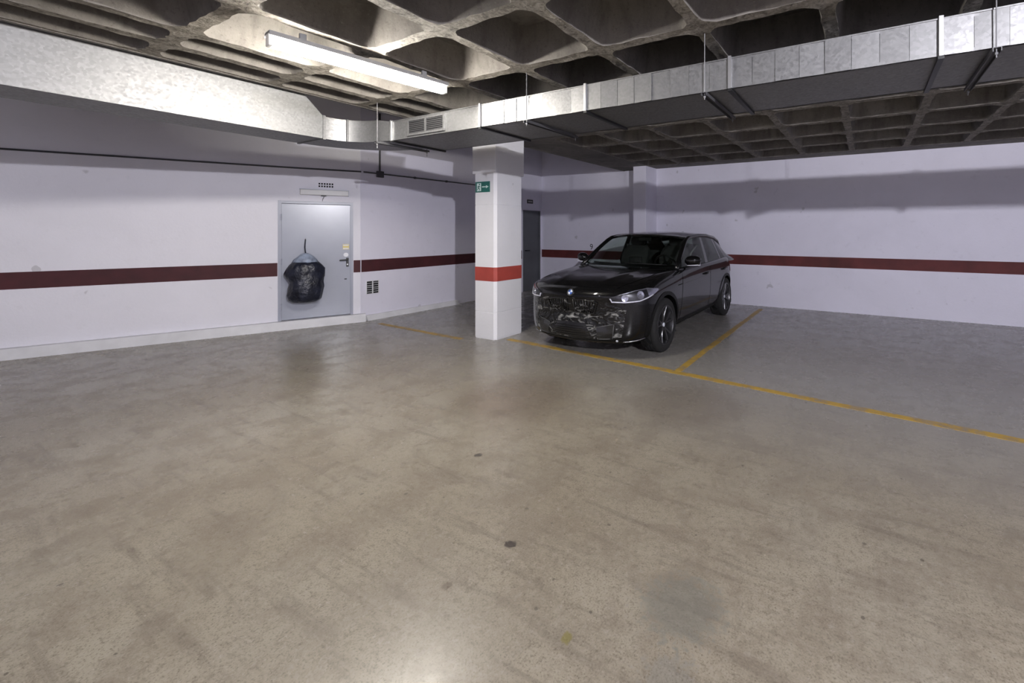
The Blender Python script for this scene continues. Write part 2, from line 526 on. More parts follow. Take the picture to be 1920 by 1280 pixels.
# painted bands: thin raised paint films
b = MB(); b.box((XA, KY - 0.0, 0.832), (XA + 0.004, 8.20, 1.038)); dbox(b, 0.0, 0.118, 0, 0.004, 0.832, 1.038)
struct('trim_1', b, 'maroon', 'dark maroon horizontal band on the left wall')
b = MB(); b.box((XA + 0.004, YB - 0.004, 0.835), (-4.575, YB, 1.035)); b.box((-4.25, YB - 0.004, 0.835), (XR, YB, 1.035))
struct('trim_2', b, 'maroon_back', 'dark red horizontal band on the back wall')
b = MB(); dbox(b, 1.105, DWL, 0, 0.004, 0.832, 1.038)
struct('trim_3', b, 'maroon', 'dark maroon band on the wall left of the door')

# sloped white kerbs at the wall foot
def kerb_profile(w0, w1, h):
    return [(0, 0), (w0, 0), (w1, h), (0, h)]
b = MB(); b.loops([[(XA + p[0], y, p[1]) for p in kerb_profile(0.10, 0.045, 0.085)] for y in (KY + 0.05, 6.25)])
struct('baseboard_left', b, 'curb', 'sloped white kerb along the left wall')
b = MB(); b.loops([[dpt(s, p[0], p[1])[:] for p in kerb_profile(0.115, 0.09, 0.13)] for s in (-0.05, DWL)])
struct('baseboard_door', b, 'curb', 'white step kerb below the grey metal door')

# ------------------------------------------------------------------ column
CX0, CX1, CY0, CY1 = -5.035, -4.605, 4.43, 4.98
def chamfer_rect(x0, x1, y0, y1, c, z):
    return [(x0 + c, y0, z), (x1 - c, y0, z), (x1, y0 + c, z), (x1, y1 - c, z), (x1 - c, y1, z), (x0 + c, y1, z), (x0, y1 - c, z), (x0, y0 + c, z)]
colm = thing('column', ((CX0 + CX1) / 2, (CY0 + CY1) / 2, 0), 'white painted square concrete column with a red band', 'column', kind='structure')
b = MB(); zs = [0.0, 0.03, 0.378, 0.381, 0.385, 0.388, 1.902, 1.905, 1.909, 1.912, 2.36]
b.loops([chamfer_rect(CX0 + j, CX1 - j, CY0 + j, CY1 - j, 0.035, z) for z, j in zip(zs, (0.004, 0, 0, 0.004, 0.004, 0, 0, 0.004, 0.004, 0, 0))])
part('column_shaft', b, 'column', colm)
b = MB(); b.bbox((CX0 - 0.012, CY0 - 0.012, 2.36), (CX1 + 0.012, CY1 + 0.012, ZC + 0.02), 0.008)
part('column_head', b, 'column', colm)
b = MB(); b.loops([chamfer_rect(CX0 - 0.003, CX1 + 0.003, CY0 - 0.003, CY1 + 0.003, 0.036, z) for z in (0.825, 1.022)])
part('painted_band', b, 'red', colm, label='brick-red painted band around the column')

pil = thing('wall_pier', (-4.41, 8.68, 0), 'white concrete pier against the back wall behind the car', 'pier', kind='structure')
b = MB(); b.bbox((-4.571, 8.41, 0), (-4.254, YB + 0.01, ZC + 0.02), 0.012)
part('pier_shaft', b, 'wall', pil)
b = MB(); b.box((-4.574, 8.407, 0.835), (-4.251, YB - 0.001, 1.035))
part('painted_band', b, 'maroon_back', pil)

# ------------------------------------------------------------------ waffle ceiling
G = 0.81
gx = [-4.27 + G * k for k in range(14)]           # rib centre lines
gy = [2.04 + G * k for k in range(-9, 9)]
def rrect(x0, x1, y0, y1, r, n, z):
    pts = []
    for (cx, cy, a0) in ((x1 - r, y1 - r, 0), (x0 + r, y1 - r, PI / 2), (x0 + r, y0 + r, PI), (x1 - r, y0 + r, 1.5 * PI)):
        for i in range(n + 1):
            a = a0 + PI / 2 * i / n
            pts.append([cx + r * math.cos(a), cy + r * math.sin(a), z])
    # extra points on the straight runs for a rough edge
    out = []
    for i, p in enumerate(pts):
        q = pts[(i + 1) % len(pts)]
        out.append(p)
        d = math.hypot(q[0] - p[0], q[1] - p[1])
        if i % (n + 1) == n:
            for k in range(1, 7):
                out.append([p[0] + (q[0] - p[0]) * k / 7, p[1] + (q[1] - p[1]) * k / 7, z])
    return out
def coffer_mesh(sx, sy, seed, depth=0.29):
    rnd = random.Random(seed)
    w = 0.044; hx, hy = sx / 2, sy / 2
    r = min(0.095, hx * 0.5)
    n = 4
    rim = rrect(-hx + w, hx - w, -hy + w, hy - w, r, n, 0)
    N = len(rim)
    # outer square loop with matching points: push the rim points out to the cell edge
    outer = []
    for p in rim:
        kx = p[0] / (hx - w); ky = p[1] / (hy - w)
        m = max(abs(kx), abs(ky), 1e-6)
        if abs(kx) >= abs(ky): q = [math.copysign(hx, kx), max(-hy, min(hy, p[1] * hy / (hy - w) / max(m, 1e-6) if m < 0.999 else p[1] * 1.0)), 0]
        else: q = [max(-hx, min(hx, p[0])), math.copysign(hy, ky), 0]
        outer.append(q)
    # exact corners: middle arc point goes to the corner
    for c in range(4):
        i = c * (n + 1 + 6) + n // 2
        outer[i] = [math.copysign(hx, rim[i][0]), math.copysign(hy, rim[i][1]), 0]
        for k in range(n + 1):
            j = c * (n + 1 + 6) + k
            if k < n // 2:
                a = 0 if c % 2 == 0 else 1
            elif k > n // 2:
                a = 1 if c % 2 == 0 else 0
            else:
                continue
            q = list(rim[j]); lim = (hx, hy)
            q[a] = math.copysign(lim[a], rim[j][a]); q[2] = 0
            outer[j] = q
    rough = []
    for p in rim:
        jx = rnd.uniform(-0.007, 0.007); jy = rnd.uniform(-0.007, 0.007)
        rough.append([p[0] + jx, p[1] + jy, rnd.uniform(-0.005, 0.003)])
    mid0 = [[p[0] * 0.985, p[1] * 0.985, 0.025] for p in rim]
    t = 0.055
    kx, ky = (hx - w - t) / (hx - w), (hy - w - t) / (hy - w)
    top0 = [[p[0] * (1 + (kx - 1) * 0.85), p[1] * (1 + (ky - 1) * 0.85), depth - 0.05] for p in rim]
    top1 = [[p[0] * (kx - 0.03), p[1] * (ky - 0.03), depth] for p in rim]
    mb = MB()
    mb.loops([[tuple(q) for q in l] for l in (outer, rough, mid0, top0, top1)], cap0=False, cap1=True)
    me = mb.mesh('coffer', 'concrete', smooth=True, angle=28)
    me.materials.append(M['rib'])
    for p in me.polygons:
        if abs(p.center.z) < 0.008 and abs(p.normal.z) > 0.6: p.material_index = 1
    return me
def flip_down(me):
    return me
ceil_o = thing('ceiling', (0, 0, ZC), 'raw grey concrete waffle ceiling with square coffers', 'ceiling', kind='structure')
full = [coffer_mesh(G, G, s) for s in range(5)]
half = [coffer_mesh(0.405, G, 20 + s) for s in range(3)]
rc = random.Random(3)
for i in range(len(gx) - 1):
    for j in range(len(gy) - 1):
        if i == 0 and 3.6 < gy[j] < 5.0: continue                # solid head round the column
        o = obj('coffer', rc.choice(full), ceil_o, (gx[i] + G / 2, gy[j] + G / 2, 0))
for i in range(2):
    for j in range(len(gy) - 1):
        if gy[j] > 3.6: continue                           # solid edge band beyond the duct
        obj('coffer', rc.choice(half), ceil_o, (-4.27 - 0.405 * (i + 0.5), gy[j] + G / 2, 0))
b = MB()
b.box((XE, YF, ZC + 0.30), (XR, YB, ZC + 0.42))                # slab above the coffers
b.box((XE - 0.035, YF, ZC - 0.004), (XE, YB, ZC + 0.42))       # slab edge
b.box((XE, gy[-1], ZC), (XR, YB, ZC + 0.3))                    # solid strip at the back wall
b.box((XE, 3.66, ZC), (-4.27, gy[-1], ZC + 0.3)); b.box((-4.27, 3.66, ZC), (-3.46, 5.28, ZC + 0.3))   # solid edge band and head over the column
part('slab', b, 'concrete', ceil_o)
b = MB(); b.box((-12.5, YF - 0.2, ZT), (XE + 0.2, YB + 0.2, ZT + 0.15)); b.box((XE - 0.02, YF, ZC + 0.42), (XE + 0.1, YB, ZT))
struct('ceiling_upper', b, 'concrete', 'dark raw concrete ceiling high above the left aisle')

# ------------------------------------------------------------------ yellow bay lines
def line_obj(pts, w, label):
    b = MB(); L = []
    rnd = random.Random(len(label))
    n = 24; P = []
    for k in range(n + 1):
        t = k / n
        P.append(Vector((pts[0][0] + (pts[1][0] - pts[0][0]) * t, pts[0][1] + (pts[1][1] - pts[0][1]) * t, 0)))
    d = (P[-1] - P[0]).normalized(); s = Vector((-d.y, d.x, 0))
    for p in P:
        a = w / 2 + rnd.uniform(-0.006, 0.006); c = w / 2 + rnd.uniform(-0.006, 0.006)
        L.append([(p + s * a)[:2] + (0.0004,), (p - s * c)[:2] + (0.0004,), (p - s * c)[:2] + (0.003,), (p + s * a)[:2] + (0.003,)])
    b.loops(L)
    solo('parking_line', b, 'line', label, 'floor marking', (P[0].x, P[0].y, 0), 'yellow bay lines')
line_obj(((-4.50, 4.575), (-1.90, 4.36)), 0.085, 'yellow painted line across the front of the car bay')
line_obj(((-1.83, 4.40), (-1.83, 8.6)), 0.085, 'yellow painted line running back beside the car, right of its front wheel')
line_obj(((-1.90, 4.355), (2.6, 3.98)), 0.085, 'yellow painted line continuing right past the corner of the car bay')
line_obj(((-7.15, 4.35), (-5.10, 4.27)), 0.075, 'faded yellow line between the left wall and the column')

# ================================================================== DOOR 1 (oblique wall)
d1 = thing('door_1', dpt(0.6, 0, 0.13), 'pale grey metal fire door with black lever handle', 'door', kind='structure')
b = MB(); dbox(b, 0.160, 1.06, -0.055, -0.012, 0.135, 1.965, 0.006)
part('door_leaf', b, 'door', d1)
b = MB()
dbox(b, 0.125, 0.163, -0.10, 0.012, 0.13, 2.008); dbox(b, 1.057, 1.098, -0.10, 0.012, 0.13, 2.008); dbox(b, 0.163, 1.057, -0.10, 0.012, 1.968, 2.008)
part('door_frame', b, 'door_frame', d1)
# backing behind the leaf
b = MB(); dbox(b, 0.125, 1.10, -0.19, -0.11, 0.125, 2.01)
part('door_backing', b, 'dark_hole', d1)
b = MB(); dbox(b, 0.186, 0.222, -0.012, -0.002, 0.935, 1.085, 0.004)
hp = part('handle', b, 'black', d1, label='black lever handle on a long plate')
b = MB(); b.cyl(dpt(0.203, -0.004, 1.052), dpt(0.203, 0.05, 1.052), 0.012); b.cyl(dpt(0.196, 0.044, 1.052), dpt(0.315, 0.044, 1.048), 0.0115)
part('lever', b, 'black', hp, smooth=True, angle=40)
b = MB(); b.cyl(dpt(0.204, -0.003, 0.975), dpt(0.204, 0.003, 0.975), 0.010)
part('keyhole', b, 'steel', hp)
b = MB(); dbox(b, 0.180, 0.268, -0.012, -0.0095, 1.225, 1.312, 0.001)
st = part('sticker', b, 'yellow', d1, label='small yellow and white notice sticker')
b = MB(); dbox(b, 0.186, 0.262, -0.0095, -0.0085, 1.232, 1.250); dbox(b, 0.186, 0.262, -0.0095, -0.0085, 1.285, 1.303)
part('sticker_print', b, 'paper', st)
b = MB(); b.cyl(dpt(0.224, -0.012, 1.135), dpt(0.224, -0.0095, 1.135), 0.035, 20)
part('round_sticker', b, 'paper', d1)
b = MB(); dbox(b, 0.212, 0.246, -0.012, -0.004, 0.722, 0.738, 0.003)
part('latch', b, 'black', d1)
b = MB()
for z in (0.35, 1.05, 1.75): b.cyl(dpt(1.062, 0.006, z - 0.05), dpt(1.062, 0.006, z + 0.05), 0.011)
part('hinge', b, 'door_frame', d1)

# emergency luminaire above the door
root = thing('emergency_light', dpt(0.5, 0.03, 2.11), 'unlit pale strip luminaire fixed above the grey metal door', 'wall light')
b = MB(); dbox(b, 0.192, 0.83, 0.002, 0.055, 2.112, 2.198, 0.006)
part('diffuser', b, 'diffuser_off', root)
b = MB(); dbox(b, 0.186, 0.836, 0.002, 0.06, 2.198, 2.207); dbox(b, 0.186, 0.194, 0.002, 0.06, 2.108, 2.198)
part('housing', b, 'door_frame', root)
b = MB(); dbox(b, 0.49, 0.56, 0.01, 0.062, 2.098, 2.114, 0.004)
part('clip', b, 'black', root)
b = MB(); b.tube([dpt(0.52, 0.02, 2.10), dpt(0.525, 0.012, 2.075), dpt(0.54, 0.01, 2.045), dpt(0.542, 0.004, 2.02)], 0.004, 6)
part('cable_end', b, 'black', root, smooth=True)

# perforated vent above the luminaire (2 rows of 6 holes)
root = thing('vent_brick', dpt(0.5, 0, 2.24), 'small white vent with two rows of dark square holes above the door', 'vent')
b = MB(); dbox(b, 0.385, 0.61, 0.0, 0.006, 2.237, 2.33)
part('plate', b, 'wall_door', root)
for r_ in range(2):
    for k in range(6):
        b = MB(); s0 = 0.398 + k * 0.0345; z0 = 2.247 + r_ * 0.041
        dbox(b, s0, s0 + 0.022, 0.0055, 0.0085, z0, z0 + 0.026)
        part('vent_hole', b, 'dark_hole', root)

# low vent on the left wall (2 x 6 openings)
root = thing('wall_vent', (XA, 4.515, 0.56), 'small square dark vent grille low on the left wall', 'vent')
b = MB(); b.bbox((XA, 4.405, 0.442), (XA + 0.010, 4.625, 0.672), 0.003)
part('plate', b, 'curb', root)
for cc in range(2):
    for k in range(6):
        y0 = 4.414 + cc * 0.108; z0 = 0.450 + k * 0.0365
        b = MB(); b.box((XA + 0.009, y0, z0), (XA + 0.0125, y0 + 0.086, z0 + 0.029))
        part('opening', b, 'dark_hole' if (cc + k) % 3 else 'dark_steel', root)

# conduit with junction box
root = thing('conduit', (XA, 5.2, 2.5), 'thin dark conduit running along the upper left wall', 'conduit')
b = MB(); b.tube([(XA + 0.02, KY + 0.02, 2.54), (XA + 0.02, 6.2, 2.54), (XA + 0.02, 7.1, 2.54)], 0.012, 8)
part('pipe', b, 'conduit', root, smooth=True)
b = MB(); b.tube([(XA + 0.02, 4.63, 2.52), (XA + 0.02, 4.63, 3.6)], 0.014, 8)
part('riser', b, 'conduit', root, smooth=True)
b = MB(); b.bbox((XA + 0.002, 4.575, 2.475), (XA + 0.05, 4.69, 2.585), 0.006)
part('junction_box', b, 'conduit', root)
for y in (5.3, 6.0, 6.8):
    b = MB(); b.bbox((XA + 0.002, y - 0.015, 2.52), (XA + 0.036, y + 0.015, 2.56), 0.003)
    part('clip', b, 'conduit', root)

b = MB(); b.tube([dpt(0.01, 0.02, 2.54), dpt(0.8, 0.02, 2.53), dpt(4, 0.02, 2.52)], 0.012, 8)
solo('conduit', b, 'conduit', 'thin dark conduit on the oblique wall above the grey metal door', 'conduit', tuple(dpt(1, 0.02, 2.52)), smooth=True)

# ================================================================== DOOR 2 (far left wall)
d2 = thing('door_2', (XA, 8.56, 0), 'dark grey metal door in the far left wall beside the column', 'door', kind='structure')
b = MB(); b.bbox((XA - 0.06, 8.275, 0.01), (XA - 0.02, 8.85, 2.02), 0.005)
part('door_leaf', b, 'dark_door', d2)
b = MB(); b.box((XA - 0.08, 8.845, 0), (XA + 0.012, 8.88, 2.05)); b.box((XA - 0.08, 8.24, 0), (XA + 0.012, 8.28, 2.05)); b.box((XA - 0.08, 8.28, 2.02), (XA + 0.012, 8.845, 2.05))
part('door_frame', b, 'dark_door', d2)
b = MB(); b.cyl((XA - 0.02, 8.34, 1.03), (XA + 0.04, 8.34, 1.03), 0.011); b.cyl((XA + 0.035, 8.335, 1.03), (XA + 0.035, 8.45, 1.03), 0.011)
part('handle', b, 'black', d2, smooth=True, angle=40)
root = thing('small_sign', (XA, 8.49, 2.27), 'small dark rectangular sign above the dark grey door', 'sign')
b = MB(); b.bbox((XA, 8.385, 2.225), (XA + 0.012, 8.60, 2.325), 0.003)
part('sign_plate', b, 'dark_steel', root)
b = MB(); b.box((XA + 0.012, 8.42, 2.262), (XA + 0.0135, 8.565, 2.288))
part('pale_strip', b, 'diffuser_off', root)

# ================================================================== exit sign on the column
root = thing('exit_sign', (-4.85, CY0, 2.16), 'green emergency exit sign with running figure and right arrow on the column', 'sign')
sx0, sx1, sz0, sz1 = -4.992, -4.706, 2.088, 2.240
b = MB(); b.bbox((sx0, CY0 - 0.006, sz0), (sx1, CY0, sz1), 0.0015)
part('sign_plate', b, 'green', root)
def flat(poly, y, th=0.0015):
    n = len(poly); m_ = MB()
    m_.add([(p[0], y, p[1]) for p in poly] + [(p[0], y - th, p[1]) for p in poly],
           [tuple(range(n)), tuple(reversed(range(n, 2 * n)))] + [(i, (i + 1) % n, n + (i + 1) % n, n + i) for i in range(n)])
    return m_
yS = CY0 - 0.006
def sp(u, v): return (sx0 + u * (sx1 - sx0), sz0 + v * (sz1 - sz0))
# arrow
part('arrow', flat([sp(0.47, 0.44), sp(0.74, 0.46), sp(0.74, 0.36), sp(0.92, 0.50), sp(0.74, 0.64), sp(0.74, 0.54), sp(0.47, 0.56)], yS), 'sign_white', root)
# white doorway
part('doorway', flat([sp(0.11, 0.12), sp(0.40, 0.12), sp(0.40, 0.86), sp(0.11, 0.86)], yS), 'sign_white', root)
# green runner on the doorway
y2 = yS - 0.0015
rn = MB()
def limb(a, c, w):
    a = Vector(a); c = Vector(c); d = (c - a).normalized(); s = Vector((-d.y, d.x)) * w / 2
    f_ = flat([(a + s)[:], (a - s)[:], (c - s)[:], (c + s)[:]], y2, 0.001); rn.add(f_.v, f_.f)
L_ = lambda u, v: sp(u, v)
limb(L_(0.27, 0.62), L_(0.22, 0.40), 0.016); limb(L_(0.22, 0.42), L_(0.31, 0.30), 0.011); limb(L_(0.31, 0.31), L_(0.29, 0.17), 0.010)
limb(L_(0.22, 0.42), L_(0.17, 0.29), 0.011); limb(L_(0.18, 0.30), L_(0.13, 0.22), 0.010)
limb(L_(0.26, 0.60), L_(0.35, 0.50), 0.008); limb(L_(0.26, 0.60), L_(0.17, 0.54), 0.008); limb(L_(0.17, 0.55), L_(0.15, 0.45), 0.007)
hx_, hz_ = sp(0.295, 0.74)
f_ = flat([(hx_ + 0.012 * math.cos(k * PI / 6), hz_ + 0.012 * math.sin(k * PI / 6)) for k in range(12)], y2, 0.001); rn.add(f_.v, f_.f)
part('running_figure', rn, 'green', root)

# bay number on the back wall
cu = bpy.data.curves.new('bay_number', 'FONT'); cu.body = '9'; cu.size = 0.20; cu.extrude = 0.001; cu.align_x = 'CENTER'
tmp = bpy.data.objects.new('bay_number_tmp', cu); col.objects.link(tmp)
bpy.context.view_layer.update()
me = bpy.data.meshes.new_from_object(tmp.evaluated_get(bpy.context.evaluated_depsgraph_get()))
bpy.data.objects.remove(tmp); me.materials.clear(); me.materials.append(M['ink'])
o = obj('bay_number', me, None, (-6.04, YB - 0.0015, 1.065)); o.rotation_euler = (PI / 2, 0, 0)
tag(o, 'small dark painted number 9 above the red band on the back wall', 'number')

# ================================================================== DUCT
DY0, DY1, DZ0, DZ1 = 2.97, 3.65, 2.54, 2.75
DXL = -4.66; DXR = XR - 0.02
duct = thing('air_duct', (-3.0, (DY0 + DY1) / 2, DZ0), 'long galvanised rectangular air duct hung below the waffle ceiling', 'duct')
flx = [-4.66, -3.282, -2.063]
while flx[-1] + 1.2 < DXR: flx.append(flx[-1] + 1.22)
rd = random.Random(5)
# inner core keeps the shell closed
b = MB(); b.box((DXL, DY0 + 0.02, DZ0 + 0.02), (DXR, DY1 - 0.02, DZ1 - 0.02)); part('duct_core', b, 'dark_steel', duct)
for k in range(len(flx)):
    x0 = flx[k]; x1 = flx[k + 1] if k + 1 < len(flx) else DXR
    if x1 - x0 < 0.05: continue
    n = 1 if k == 0 else max(1, round((x1 - x0) / 0.153))
    if k == 0:
        cuts = [x0, -4.40, -3.76, x1]
    else:
        cuts = [x0 + (x1 - x0) * i / n for i in range(n + 1)]
    for i in range(len(cuts) - 1):
        a, c = cuts[i] + 0.0012, cuts[i + 1] - 0.0012
        j0, j1 = rd.uniform(-0.005, 0.005), rd.uniform(-0.005, 0.005)
        b = MB()
        b.add([(a, DY0 + j0, DZ0), (c, DY0 + j1, DZ0), (c, DY0 + j1 + rd.uniform(-0.002, 0.002), DZ1), (a, DY0 + j0 + rd.uniform(-0.002, 0.002), DZ1),
               (a, DY0 + 0.02, DZ0), (c, DY0 + 0.02, DZ0), (c, DY0 + 0.02, DZ1), (a, DY0 + 0.02, DZ1)],
              [(0, 1, 2, 3), (7, 6, 5, 4), (0, 4, 5, 1), (1, 5, 6, 2), (2, 6, 7, 3), (3, 7, 4, 0)])
        part('side_panel', b, 'galv', duct)
    b = MB(); b.box((x0 + 0.002, DY0 + 0.004, DZ0), (x1 - 0.002, DY1 - 0.004, DZ0 + 0.02)); part('bottom_panel', b, 'galv', duct)
    b = MB(); b.box((x0 + 0.002, DY0 + 0.004, DZ1 - 0.02), (x1 - 0.002, DY1 - 0.004, DZ1)); part('top_panel', b, 'galv', duct)
    b = MB(); b.box((x0 + 0.002, DY1 - 0.02, DZ0), (x1 - 0.002, DY1, DZ1)); part('rear_panel', b, 'galv', duct)
for k, x in enumerate(flx):
    b = MB(); w = 0.011
    for (p, q) in (((x - w, DY0 - 0.016, DZ0 - 0.004), (x + w, DY0, DZ1 + 0.012)), ((x - w, DY1, DZ0 - 0.004), (x + w, DY1 + 0.016, DZ1 + 0.012)),
                   ((x - w, DY0, DZ1), (x + w, DY1, DZ1 + 0.012))):
        b.box(p, q)
    part('flange', b, 'steel', duct)
    b = MB(); b.box((x - w - 0.004, DY0 - 0.010, DZ0 - 0.020), (x + w + 0.004, DY1 + 0.010, DZ0)); part('flange_gasket', b, 'black', duct)
b = MB(); b.box((DXL, DY0 - 0.004, DZ1 - 0.004), (DXR, DY0 + 0.004, DZ1 + 0.004)); part('edge_seam', b, 'galv', duct)
# grille
g0, g1, gz0, gz1 = -4.375, -3.782, DZ0 + 0.018, DZ1 - 0.012
b = MB(); fw = 0.024
yg = DY0 - 0.014
b.box((g0, yg, gz0), (g1, DY0, gz0 + fw)); b.box((g0, yg, gz1 - fw), (g1, DY0, gz1))
b.box((g0, yg, gz0 + fw), (g0 + fw, DY0, gz1 - fw)); b.box((g1 - fw, yg, gz0 + fw), (g1, DY0, gz1 - fw))
gr = part('grille', b, 'galv', duct, label='louvred grille with two columns of horizontal slats')
b = MB(); b.box((g0 + fw, DY0 - 0.0045, gz0 + fw), (g1 - fw, DY0 - 0.0035, gz1 - fw)); part('grille_backing', b, 'dark_hole', gr)
b = MB(); gm = (g0 + g1) / 2; b.box((gm - 0.012, yg, gz0 + fw), (gm + 0.012, DY0 - 0.004, gz1 - fw)); part('mullion', b, 'galv', gr)
ns = 7
for c0, c1 in ((g0 + fw, gm - 0.012), (gm + 0.012, g1 - fw)):
    for k in range(ns):
        z = gz0 + fw + (gz1 - gz0 - 2 * fw) * (k + 0.5) / ns
        b = MB(); b.add([(c0, yg + 0.001, z - 0.005), (c1, yg + 0.001, z - 0.005), (c1, yg + 0.009, z + 0.003), (c0, yg + 0.009, z + 0.003),
                         (c0, yg + 0.001, z - 0.0035), (c1, yg + 0.001, z - 0.0035), (c1, yg + 0.009, z + 0.0045), (c0, yg + 0.009, z + 0.0045)],
                        [(0, 3, 2, 1), (4, 5, 6, 7), (0, 1, 5, 4), (1, 2, 6, 5), (2, 3, 7, 6), (3, 0, 4, 7)])
        part('slat', b, 'dark_steel', gr)
# elbow and branch towards the photographer's left
DE1 = DZ1 + 0.03
EC = (-4.86, 2.57); RI, RO = 0.35, 0.87
b = MB(); L = []
for k in range(15):
    a = PI / 2 + PI / 2 * k / 14
    i_ = (EC[0] + RI * math.cos(a), EC[1] + RI * math.sin(a)); o_ = (EC[0] + RO * math.cos(a), EC[1] + RO * math.sin(a))
    L.append([(i_[0], i_[1], DZ0), (o_[0], o_[1], DZ0), (o_[0], o_[1], DE1), (i_[0], i_[1], DE1)])
L.insert(0, [(DXL, DY0 + 0.0, DZ0), (DXL, DY1 - 0.16, DZ0), (DXL, DY1 - 0.16, DZ1), (DXL, DY0 + 0.0, DZ1)])
b.loops(L)
part('elbow', b, 'galv', duct, smooth=True, angle=40)
xi, xo = EC[0] - RI, EC[0] - RO
b = MB(); b.loops([[(xi, y, DZ0), (xo, y, DZ0), (xo, y, zt), (xi, y, zt)] for y, zt in ((2.57, DE1), (2.55, DE1 + 0.01), (2.38, DE1 + 0.19), (-1.5, DE1 + 0.19))])
part('branch', b, 'galv', duct)
for y, zt in ((2.565, DE1),):
    b = MB(); b.box((xi, y - 0.012, DZ0 - 0.01), (xi + 0.014, y + 0.012, zt + 0.01)); b.box((xo - 0.014, y - 0.012, DZ0 - 0.01), (xi, y + 0.012, DZ0)); part('flange', b, 'galv', duct)
b = MB(); a = PI / 2 + 0.95; b.box((EC[0] + RI * math.cos(a) - 0.002, EC[1] + RI * math.sin(a) - 0.016, DZ0 - 0.004), (EC[0] + RI * math.cos(a) + 0.012, EC[1] + RI * math.sin(a) + 0.004, DE1 + 0.004)); part('seam', b, 'galv', duct)

# hangers
def hanger(x, low, label, y0=DY0 - 0.025, y1=DY1 + 0.025):
    root = thing('duct_hanger', (x, y0, low), label, 'hanger', 'duct hangers')
    b = MB(); b.cyl((x, y0, low), (x, y0, ZC + 0.005), 0.0034, 8); part('rod', b, 'rod_steel', root, smooth=True, angle=40)
    b = MB(); b.cyl((x, y1, low), (x, y1, ZC + 0.005), 0.0034, 8); part('rod', b, 'rod_steel', root, smooth=True, angle=40)
    b = MB()
    b.box((x - 0.02, y0 - 0.02, DZ0 - 0.036), (x - 0.016, y1 + 0.02, DZ0 - 0.013)); b.box((x + 0.016, y0 - 0.02, DZ0 - 0.036), (x + 0.02, y1 + 0.02, DZ0 - 0.013)); b.box((x - 0.016, y0 - 0.02, DZ0 - 0.017), (x + 0.016, y1 + 0.02, DZ0 - 0.013))
    part('crossbar', b, 'dark_steel', root)
    for y in (y0, y1):
        b = MB(); b.cyl((x, y, DZ0 - 0.05), (x, y, DZ0 - 0.037), 0.008, 6); part('nut', b, 'rod_steel', root)
hanger(-2.68, 2.475, 'threaded rod hanger holding the duct above the column base')
hanger(-1.02, 2.478, 'threaded rod hanger holding the duct above the black car')
hanger(-4.775, 2.45, 'threaded rod hanger at the elbow end of the duct', 2.88, 3.49)
hanger(0.62, 2.475, 'threaded rod hanger farthest right along the duct')

# ================================================================== LAMPS
def tube_lamp(x, y0, y1, label, mat, turn=0.0):
    root = thing('tube_lamp', (x, (y0 + y1) / 2, ZC), label, 'ceiling lamp')
    b = MB(); b.bbox((x - 0.050, y0, ZC - 0.076), (x + 0.050, y1, ZC - 0.052), 0.005)
    b.box((x - 0.056, y0, ZC - 0.086), (x - 0.050, y1, ZC - 0.055)); b.box((x + 0.050, y0, ZC - 0.086), (x + 0.056, y1, ZC - 0.055))
    part('housing', b, 'lamp_tray', root)
    for y in (y0 + 0.2, y1 - 0.2):
        b = MB(); b.bbox((x - 0.012, y - 0.02, ZC - 0.055), (x + 0.012, y + 0.02, ZC + 0.002), 0.003)
        part('mount', b, 'lamp_tray', root)
    b = MB(); L = []
    for y in (y0 + 0.025, y0 + 0.04, y1 - 0.04, y1 - 0.025):
        k = 0.8 if y in (y0 + 0.025, y1 - 0.025) else 1.0
        L.append([(x + 0.042 * k * math.cos(a), y, ZC - 0.116 + 0.042 * k * math.sin(a)) for a in [2 * PI * i / 16 for i in range(16)]])
    b.loops(L)
    part('diffuser', b, mat, root, smooth=True, angle=50)
    for y in (y0, y1):
        s = 1 if y == y0 else -1
        b = MB(); b.bbox((x - 0.034, min(y, y + s * 0.026), ZC - 0.152), (x + 0.034, max(y, y + s * 0.026), ZC - 0.052), 0.006)
        part('end_cap', b, 'luminaire', root)
    root.rotation_euler.z = turn
tube_lamp(-3.515, 1.42, 2.70, 'lit tube lamp under the waffle ceiling left of the duct', 'tube', -0.136)
tube_lamp(-3.475, -3.6, -2.32, 'lit tube lamp on the ceiling behind the photographer, left', 'tube_rear')
LX, LY = 2.21, -0.5
root = thing('hanging_bulb', (LX, LY, ZC), 'bare lit bulb under a ceiling rib behind the photographer', 'ceiling lamp')
b = MB(); b.cyl((LX, LY, ZC - 0.008), (LX, LY, ZC + 0.001), 0.042, 20); part('base', b, 'luminaire', root)
b = MB(); b.cyl((LX, LY, ZC - 0.026), (LX, LY, ZC - 0.008), 0.026, 16); part('socket', b, 'luminaire', root)
b = MB(); b.cyl((LX, LY, ZC - 0.090), (LX, LY, ZC - 0.026), 0.032, 20, cap=False); part('bulb', b, 'bulb', root, smooth=True, angle=40)
b = MB(); b.cyl((LX, LY, ZC - 0.100), (LX, LY, ZC - 0.088), 0.020, 20, 0.034); part('bulb_cap', b, 'luminaire', root)  # opaque cap added to keep the bulb's light off the floor below

# ================================================================== CAR
CARX, CARY = -3.154, 4.20
car = thing('car', (CARX, CARY, 0), 'black compact SUV parked nose out behind the yellow line', 'car')
CO = Vector((CARX, CARY, 0))
